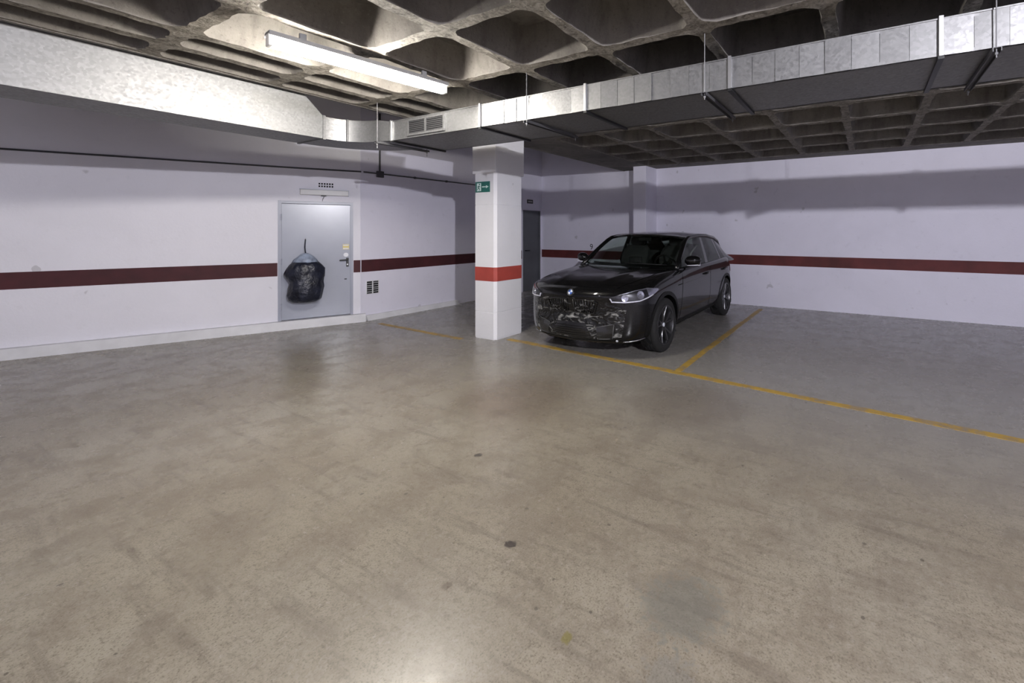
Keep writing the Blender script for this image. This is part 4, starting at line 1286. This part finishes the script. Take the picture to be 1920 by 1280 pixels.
for s_ in (-1, 1):
    wpm = MB(); x0 = 0.60 if s_ > 0 else -0.05
    wpm.tube([ws(0.5 + (0.03 + s_ * 0.02) + 0.0 * k + (0.40 if s_ > 0 else 0.05) * 0 + (k / 6) * -0.38 + (0.40 if s_ > 0 else 0.02), 0.03 + 0.02 * k / 6) + Vector((0, -0.012, 0.014)) for k in range(7)], 0.008, 6)
    cpart('wiper', wpm, 'trim', smooth=True)

# wheels (built once, shared meshes)
def lathe(profile, n, axis_x=True):
    m_ = MB(); L = []
    for k in range(n):
        a = 2 * PI * k / n
        L.append([(x, r_ * math.cos(a), r_ * math.sin(a)) for x, r_ in profile])
    np_ = len(profile); vs_ = [p for l in L for p in l]; fs = []
    for k in range(n):
        for i in range(np_):
            j = (i + 1) % np_; kk = (k + 1) % n
            fs.append((k * np_ + i, k * np_ + j, kk * np_ + j, kk * np_ + i))
    m_.add(vs_, fs); return m_
R0 = WRAD
tyre = lathe([(0.105, 0.245), (0.116, 0.275), (0.117, 0.305), (0.104, R0 - 0.010), (0.085, R0), (0.058, R0), (0.055, R0 - 0.008), (0.045, R0 - 0.008), (0.042, R0), (0.008, R0), (0.005, R0 - 0.008), (-0.005, R0 - 0.008), (-0.008, R0), (-0.042, R0), (-0.045, R0 - 0.008), (-0.055, R0 - 0.008), (-0.058, R0), (-0.085, R0), (-0.104, R0 - 0.010), (-0.117, 0.305), (-0.116, 0.275), (-0.105, 0.245), (-0.06, 0.235), (0.06, 0.235)], 48).mesh('tyre', 'rubber', smooth=True, angle=40)
rimm = lathe([(0.104, 0.252), (0.112, 0.250), (0.112, 0.236), (0.095, 0.228), (0.02, 0.222), (-0.09, 0.225), (-0.09, 0.240), (0.02, 0.236), (0.095, 0.242)], 48).mesh('rim', 'rim', smooth=True, angle=40)
discm = lathe([(0.0, 0.04), (0.0, 0.165), (-0.02, 0.165), (-0.02, 0.04)], 32).mesh('brake_disc', 'disc', smooth=True, angle=30)
back = lathe([(-0.05, 0.005), (-0.05, 0.23), (-0.07, 0.23), (-0.07, 0.005)], 32).mesh('wheel_backing', 'dark_hole')
hm_ = lathe([(0.07, 0.003), (0.075, 0.03), (0.07, 0.055), (0.02, 0.062), (0.02, 0.003)], 24).mesh('hub', 'rim', smooth=True, angle=40)
capm = MB(); capm.cyl((0.073, 0, 0), (0.083, 0, 0), 0.026, 20); capme = capm.mesh('centre_cap', 'emb_white', smooth=True, angle=40)
sp_ = MB()
def spoke_loft(a0, a1):
    L = []
    for t in (0, 0.35, 0.7, 1.0):
        a = a0 + (a1 - a0) * t; r_ = 0.045 + 0.190 * t; w = 0.013 + 0.004 * (1 - t); x = 0.068 + 0.022 * t
        c = Vector((x, r_ * math.cos(a), r_ * math.sin(a))); tn = Vector((0, -math.sin(a), math.cos(a)))
        L.append([(c + tn * w)[:], (c + tn * w * 0.6 + Vector((0.010, 0, 0)))[:], (c - tn * w * 0.6 + Vector((0.010, 0, 0)))[:], (c - tn * w)[:], (c - tn * w - Vector((0.03, 0, 0)))[:], (c + tn * w - Vector((0.03, 0, 0)))[:]])
    return L
sp_.loops(spoke_loft(0.10, 0.27)); sp_.loops(spoke_loft(-0.10, -0.27))
spm = sp_.mesh('spoke', 'rim', smooth=True, angle=30)
for s_ in (-1, 1):
    for wy in (WF, WR_):
        w_ = obj('wheel', None, car, (s_ * 0.782, wy, R0))
        w_.rotation_euler = (0.35 if wy == WF else 1.1, 0, 0 if s_ > 0 else PI)
        for nm, me_ in (('tyre', tyre), ('rim', rimm), ('brake_disc', discm), ('wheel_backing', back), ('hub', hm_), ('centre_cap', capme)):
            obj(nm, me_, w_)
        for k in range(5):
            o = obj('spoke', spm, w_); o.rotation_euler = (2 * PI * k / 5, 0, 0)

# ================================================================== dark bundle of unknown kind, given a made-up form with strap and hook
bs, bn = 0.755, 0.20
root = thing('hanging_bag', dpt(bs, bn, 0.42), 'dark blue-black bulging bag hanging in front of the grey metal door', 'bag')
b = MB(); L = []
prof = [(0.415, 0.06, 0.04), (0.43, 0.14, 0.10), (0.47, 0.205, 0.14), (0.55, 0.232, 0.165), (0.66, 0.228, 0.165), (0.74, 0.215, 0.16), (0.82, 0.235, 0.165), (0.88, 0.245, 0.165), (0.95, 0.225, 0.155), (1.01, 0.19, 0.14), (1.05, 0.16, 0.12)]
nb = 36
for (z, rs, rn2) in prof:
    ring_ = []
    for k in range(nb):
        a = 2 * PI * k / nb
        q = noise.noise(Vector((math.cos(a) * 2.2, math.sin(a) * 2.2, z * 6.5))) * 0.16 + noise.noise(Vector((math.cos(a) * 5, math.sin(a) * 5, z * 14))) * 0.07
        ring_.append(dpt(bs + rs * math.cos(a) * (1 + q), bn + rn2 * math.sin(a) * (1 + q), z)[:])
    L.append(ring_)
b.loops(L)
part('bag_body', b, 'bag', root, smooth=True)
b = MB(); L = []
for (z, k1) in ((1.045, 1.0), (1.09, 0.86), (1.13, 0.62), (1.17, 0.34), (1.19, 0.12)):
    L.append([dpt(bs + 0.165 * k1 * math.cos(2 * PI * k / nb) * (1 + 0.16 * noise.noise(Vector((k * 0.9, z * 9, 3)))), bn + 0.12 * k1 * math.sin(2 * PI * k / nb), z)[:] for k in range(nb)])
b.loops(L); part('bag_top', b, 'bag_pale', root, smooth=True, label='pale blue gathered top of the bag')
b = MB(); b.tube([dpt(bs, bn, 1.18), dpt(bs + 0.01, bn - 0.02, 1.28), dpt(bs + 0.005, 0.03, 1.40)], 0.008, 6)
part('strap', b, 'bag', root, smooth=True)
b = MB(); b.tube([dpt(bs + 0.005, -0.013, 1.41), dpt(bs + 0.005, 0.03, 1.395), dpt(bs + 0.005, 0.045, 1.42)], 0.006, 6)
part('hook', b, 'steel', root, smooth=True)
